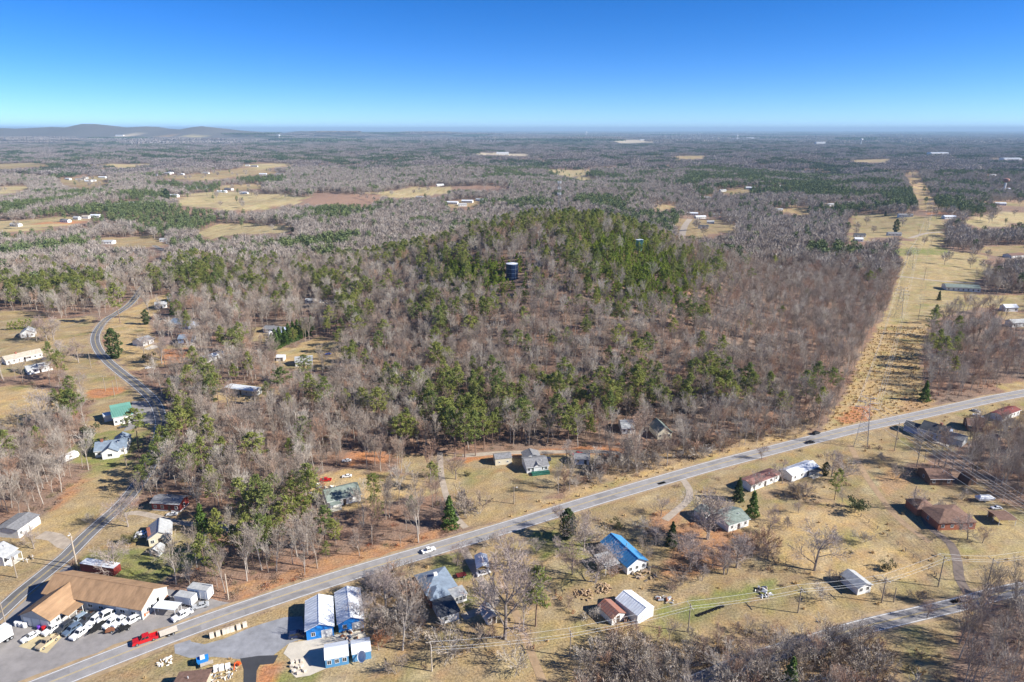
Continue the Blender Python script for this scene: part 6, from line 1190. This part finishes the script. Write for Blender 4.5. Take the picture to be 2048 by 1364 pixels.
def scatter(name, label, pts, scl, coll, r):
    N = len(pts); me = bpy.data.meshes.new(name); me.vertices.add(N); me.vertices.foreach_set('co', np.asarray(pts, np.float32).ravel())
    a = me.attributes.new('size', 'FLOAT', 'POINT'); a.data.foreach_set('value', np.asarray(scl, np.float32))
    a = me.attributes.new('turn', 'FLOAT_VECTOR', 'POINT'); rv = np.zeros((N, 3), np.float32); rv[:, 2] = r.uniform(0, 6.283, N); a.data.foreach_set('vector', rv.ravel())
    a = me.attributes.new('form', 'INT', 'POINT'); a.data.foreach_set('value', r.integers(0, len(coll.objects), N).astype(np.int32)); me.update()
    o = put(name, me, kind='stuff'); o['label'] = label; o['category'] = name.replace('_', ' ').split()[-1]
    ng = bpy.data.node_groups.new(name, 'GeometryNodeTree'); ng.interface.new_socket('Geometry', in_out='INPUT', socket_type='NodeSocketGeometry'); ng.interface.new_socket('Geometry', in_out='OUTPUT', socket_type='NodeSocketGeometry')
    n_, l_ = ng.nodes, ng.links; gi, go = n_.new('NodeGroupInput'), n_.new('NodeGroupOutput'); ci_ = n_.new('GeometryNodeCollectionInfo'); ci_.inputs['Collection'].default_value = coll; ci_.inputs['Separate Children'].default_value = True; ci_.inputs['Reset Children'].default_value = True
    ip = n_.new('GeometryNodeInstanceOnPoints'); ip.inputs['Pick Instance'].default_value = True
    def attr(nm, ty):
        q = n_.new('GeometryNodeInputNamedAttribute'); q.data_type = ty; q.inputs['Name'].default_value = nm; return q.outputs['Attribute']
    l_.new(gi.outputs[0], ip.inputs['Points']); l_.new(ci_.outputs[0], ip.inputs['Instance']); l_.new(attr('form', 'INT'), ip.inputs['Instance Index']); l_.new(attr('turn', 'FLOAT_VECTOR'), ip.inputs['Rotation']); l_.new(attr('size', 'FLOAT'), ip.inputs['Scale']); l_.new(ip.outputs[0], go.inputs[0])
    md = o.modifiers.new('scatter', 'NODES'); md.node_group = ng; return o
drop = rs.random(X.shape) < youngf * 0.95
mb_ = ~is_pine & ~is_young & ~drop
build_mix(mb_, FOREST, hb, 300 - NB['bare'], 'bare grey forest tree', 'bare_woodland', 'bare grey leafless woodland covering the hill and slopes')
build_mix(is_pine & ~is_young & ~drop, PINE, hp, 295 - NB['pine'], 'olive-green pine', 'pine_woodland', 'olive-green pines standing among the bare woodland')
build_mix(is_young, YOUNG, hy, 260, 'bright green young pine', 'young_pine_woodland', 'bright green young pines in the hilltop clearings')
keepX, keepY, keeppx, keeppy, keepd, keepZ, keeps = X, Y, px, py, d, Zt, south
X, Y = jitter(-150, 240, 92, 330, 2.9); d = np.hypot(X, Y); ci, px, py = cover_at(X, Y); tn = np.array(types)[np.where(ci < 0, len(types) - 1, ci)]; k_ = (tn == 'thicket') & clear_of(X, Y) & (rs.random(X.shape) < np.where(py > 1150, 0.8, 0.5)) & (py < 1420)
X, Y, px, py, d = [q[k_] for q in (X, Y, px, py, d)]; Zt = terrain(X, Y); south = np.ones(X.shape, bool)
build_mix(np.ones(X.shape, bool), SHRUB, rs.uniform(2.5, 7.0, X.shape), 150, 'bare thicket shrub', 'bare_thicket', 'tangled bare shrubs of the lower thicket')
for i in range(7): g = G(12, 80 + i * 30, 245 - i * 2); YOUNG.place(g, random.uniform(5, 7), random.uniform(0, 6), nth(i) + ' small young pine in the row behind the white gabled house', 'young pine row')
# ---- undergrowth, brush and straw-coloured tall grass
def clump_coll(name, mat, forms):
    c = bpy.data.collections.new(name)
    for m in forms: c.objects.link(bpy.data.objects.new(name, m.mesh(name, mat, fix=False)))
    return c
def grass_clump(seed, n_, h, w):
    r = random.Random(seed); m = MB()
    for _ in range(n_):
        a, q = r.uniform(0, 6.28), w * r.random() ** 0.5; b0 = Vector((q * math.cos(a), q * math.sin(a), -0.05)); tip = b0 + Vector((r.uniform(-0.3, 0.3), r.uniform(-0.3, 0.3), 1)) * h * r.uniform(0.6, 1.2); s = Vector((math.cos(a + 1), math.sin(a + 1), 0)); m.strip(b0, tip, 0.07, 0.03, s)
    return m
def brush_clump(seed, n_, h, w):
    r = random.Random(seed); m = MB()
    for _ in range(n_):
        d_ = rvec(r); d_.z = abs(d_.z); p = Vector((d_.x * w * 0.4, d_.y * w * 0.4, 0)); m.strip(p, p + Vector((d_.x * w, d_.y * w, d_.z * h + 0.2)) * r.uniform(0.5, 1.1), 0.05, 0.02, rvec(r))
        leaf_quads(m, p + Vector((d_.x * w * 0.7, d_.y * w * 0.7, d_.z * h * 0.7)), 0.4, 1, 0.22, r)
    return m
STRAW = clump_coll('tall_grass_forms', 'straw', [grass_clump(i, 46, 1.0, 0.75) for i in range(4)]); BRUSH = clump_coll('brush_forms', 'brush', [brush_clump(i, 44, 1.5, 1.4) for i in range(4)]); LEAFB = clump_coll('russet_forms', 'dead_leaf', [brush_clump(i + 9, 40, 1.1, 1.2) for i in range(3)])
X2, Y2 = jitter(-380, 460, 92, 420, 2.0); c2, px2, py2 = cover_at(X2, Y2); t2 = np.array(types)[np.where(c2 < 0, len(types) - 1, c2)]; s2_ = in_poly(px2, py2, COVER[0][1]); nn = fbm(X2, Y2, 18, 12); vis2 = (px2 > -60) & (px2 < 2110) & (py2 < 1420); u = rs.random(X2.shape); ok2 = clear_of(X2, Y2, -0.8) & vis2
corr = in_poly(px2, py2, [(1636, 876), (1690, 790), (1735, 690), (1770, 640), (1862, 650), (1838, 720), (1852, 790), (1880, 815), (1780, 838), (1700, 858)])
verge = (t2 == 'gold') & ~s2_ & (py2 > 830) & (px2 > 900)
strawm = ok2 & ((corr & (u < 0.72 + 0.25 * nn)) | (verge & ~corr & (u < 0.45)) | (s2_ & np.isin(t2, ['gold', 'tan']) & (u < 0.035 + 0.03 * nn)) | (s2_ & (t2 == 'thicket') & (u < 0.30)) | (s2_ & (t2 == 'tan') & (py2 > 1290) & (px2 > 1200) & (u < 0.18)))
scatter('tall_grass', 'straw-coloured tall grass on the corridor and road banks', np.stack([X2, Y2, terrain(X2, Y2)], 1)[strawm], rs.uniform(0.3, 0.8, strawm.sum()), STRAW, rs)
brm = ok2 & (((t2 == 'litter') & (u > 0.82) & (np.hypot(X2, Y2) < 400)) | (s2_ & (t2 == 'tan') & (u > 0.988)) | (np.isin(t2, ['leaf', 'thicket']) & (u > 0.82)) | (corr & (nn < -1.1) & (u > 0.93)) | (s2_ & (t2 == 'tan') & (py2 > 1300) & (px2 > 1150) & (u > 0.85)))
scatter('undergrowth', 'brown bare brush under the woods and on the banks', np.stack([X2, Y2, terrain(X2, Y2)], 1)[brm], rs.uniform(0.4, 1.1, brm.sum()), BRUSH, rs)
lfm = ok2 & (((t2 == 'litter') & (nn > 0.3) & (u < 0.05)) | ((t2 == 'leaf') & (u < 0.10)))
scatter('russet_undergrowth', 'russet dry-leaved brush on the wood floor', np.stack([X2, Y2, terrain(X2, Y2)], 1)[lfm], rs.uniform(0.3, 0.9, lfm.sum()), LEAFB, rs)

# ---- woods beyond the hill
def blob_tree(r, m, c, H, w, n_, size, strip=True):
    for _ in range(n_):
        o = rvec(r); o = Vector((o.x * w, o.y * w, o.z * H * 0.34)) * r.random() ** 0.4; p = Vector(c) + Vector((0, 0, H * 0.62)) + o
        if strip:
            d_ = (Vector((o.x, o.y, abs(o.z) + 1.5)) + rvec(r) * 1.2).normalized(); sd = d_.cross(rvec(r))
            if sd.length > 1e-3: m.strip(p - d_ * size, p + d_ * size, size * 0.13, size * 0.07, sd.normalized())
        else: leaf_quads(m, p, 0.1, 1, size, r)
def far_forms(name, mat, n_forms, fn):
    c = bpy.data.collections.new(name)
    for i in range(n_forms):
        m = MB(); fn(random.Random(i * 7 + len(name)), m); c.objects.link(bpy.data.objects.new(name, m.mesh(name, mat, fix=False)))
    return c
MB_B = far_forms('mid_bare', 'far_twigs', 5, lambda r, m: (blob_tree(r, m, (0, 0, 0), 14, 4.6, 170, 1.25), m.tube((0, 0, -1), (0, 0, 9), 0.25, 0.12, 4, cap=False)))
MB_P = far_forms('mid_pine', 'far_needles', 4, lambda r, m: (blob_tree(r, m, (0, 0, 1), 15, 3.2, 130, 0.95, False), m.tube((0, 0, -1), (0, 0, 8), 0.25, 0.15, 4, cap=False)))
def patch(r, m, size, cnt, H, w, n_, s, strip):
    for _ in range(cnt): blob_tree(r, m, (r.uniform(-size, size), r.uniform(-size, size), -1), H * r.uniform(0.75, 1.25), w, n_, s, strip)
P_B = far_forms('patch_bare', 'remote_twigs', 4, lambda r, m: patch(r, m, 25, 32, 14, 5, 26, 1.7, False)); P_P = far_forms('patch_pine', 'remote_needles', 3, lambda r, m: patch(r, m, 25, 34, 15, 4.5, 26, 1.6, False))
W_B = far_forms('wood_bare', 'remote_twigs', 3, lambda r, m: patch(r, m, 290, 1200, 17, 11, 5, 8, False)); W_P = far_forms('wood_pine', 'remote_needles', 2, lambda r, m: patch(r, m, 290, 1200, 18, 11, 5, 8, False))
def ring(d0, d1, s, amax=0.74):
    x, y = jitter(-d1 * math.sin(amax), d1 * math.sin(amax), d0 * 0.6, d1, s); dd_ = np.hypot(x, y); k = (dd_ >= d0) & (dd_ < d1) & (np.abs(np.arctan2(x, y)) < amax); return x[k], y[k], dd_[k]
def far_wood(d0, d1, s, bare, pine, nm, scale=1.0, thin=0.06, pn=0.42):
    x, y, dd_ = ring(d0, d1, s); ci_, px_, py_ = cover_at(x, y); lone = (ci_ >= 0) & (rs.random(x.shape) < 0.022); k = (ci_ < 0) & (rs.random(x.shape) > thin)
    if d1 < 9000: k &= clear_of(x, y, 2)
    if d1 < 9000: k &= ~in_view_of(x, y, 42, 1.3)
    k &= ~hides_field(x, y, terrain(x, y), 13.0)
    if d0 > 5000: k &= terrain(x, y) < 70
    k |= lone & (d1 < 3000)
    x, y = x[k], y[k]; z_ = terrain(x, y); f = fbm(x, y, 260, 15) + 0.6 * fbm(x, y * 0.5, 900, 16) + 0.25 * fbm(x, y, 60, 17); isp = (f + 0.5 * fbm(x, y * 0.45, 1500, 18) > pn) | (rs.random(x.shape) < 0.07)
    sc = rs.uniform(0.7, 1.2, x.shape) * scale; pts = np.stack([x, y, z_], 1)
    scatter(nm + '_bare_forest', 'bare grey-mauve forest ' + {'near': 'behind the hill', 'mid': 'in the far middle distance', 'far': 'reaching to the horizon'}[nm], pts[~isp], sc[~isp], bare, rs); scatter(nm + '_pine_forest', 'dark green pine stands ' + {'near': 'behind the hill', 'mid': 'in the far middle distance', 'far': 'toward the horizon'}[nm], pts[isp], sc[isp], pine, rs)
far_wood(640, 2400, 8.2, MB_B, MB_P, 'near'); far_wood(2400, 7600, 46, P_B, P_P, 'mid', 1.0, 0.03); far_wood(7600, 60000, 560, W_B, W_P, 'far', 1.0, 0.02, 0.5)
# near-distance woods outside the detailed block (left and right flanks)
# ------------------------------------------------------------------ the air
hz = MB().box(-70000, 70000, -4000, 72000, -140, 222).build('haze', [], None)
hm = bpy.data.materials.new('haze'); hm.use_nodes = True; nt = hm.node_tree; nt.nodes.clear(); ov = nt.nodes.new('ShaderNodeOutputMaterial'); pv = nt.nodes.new('ShaderNodeVolumePrincipled')
pv.inputs['Color'].default_value = (0.44, 0.66, 0.87, 1); pv.inputs['Density'].default_value = 5.6e-5; pv.inputs['Anisotropy'].default_value = 0.0
nt.links.new(pv.outputs[0], ov.inputs['Volume']); hz.data.materials.append(hm); hz['kind'] = 'stuff'; hz['label'] = 'thin blue haze over the distant land'
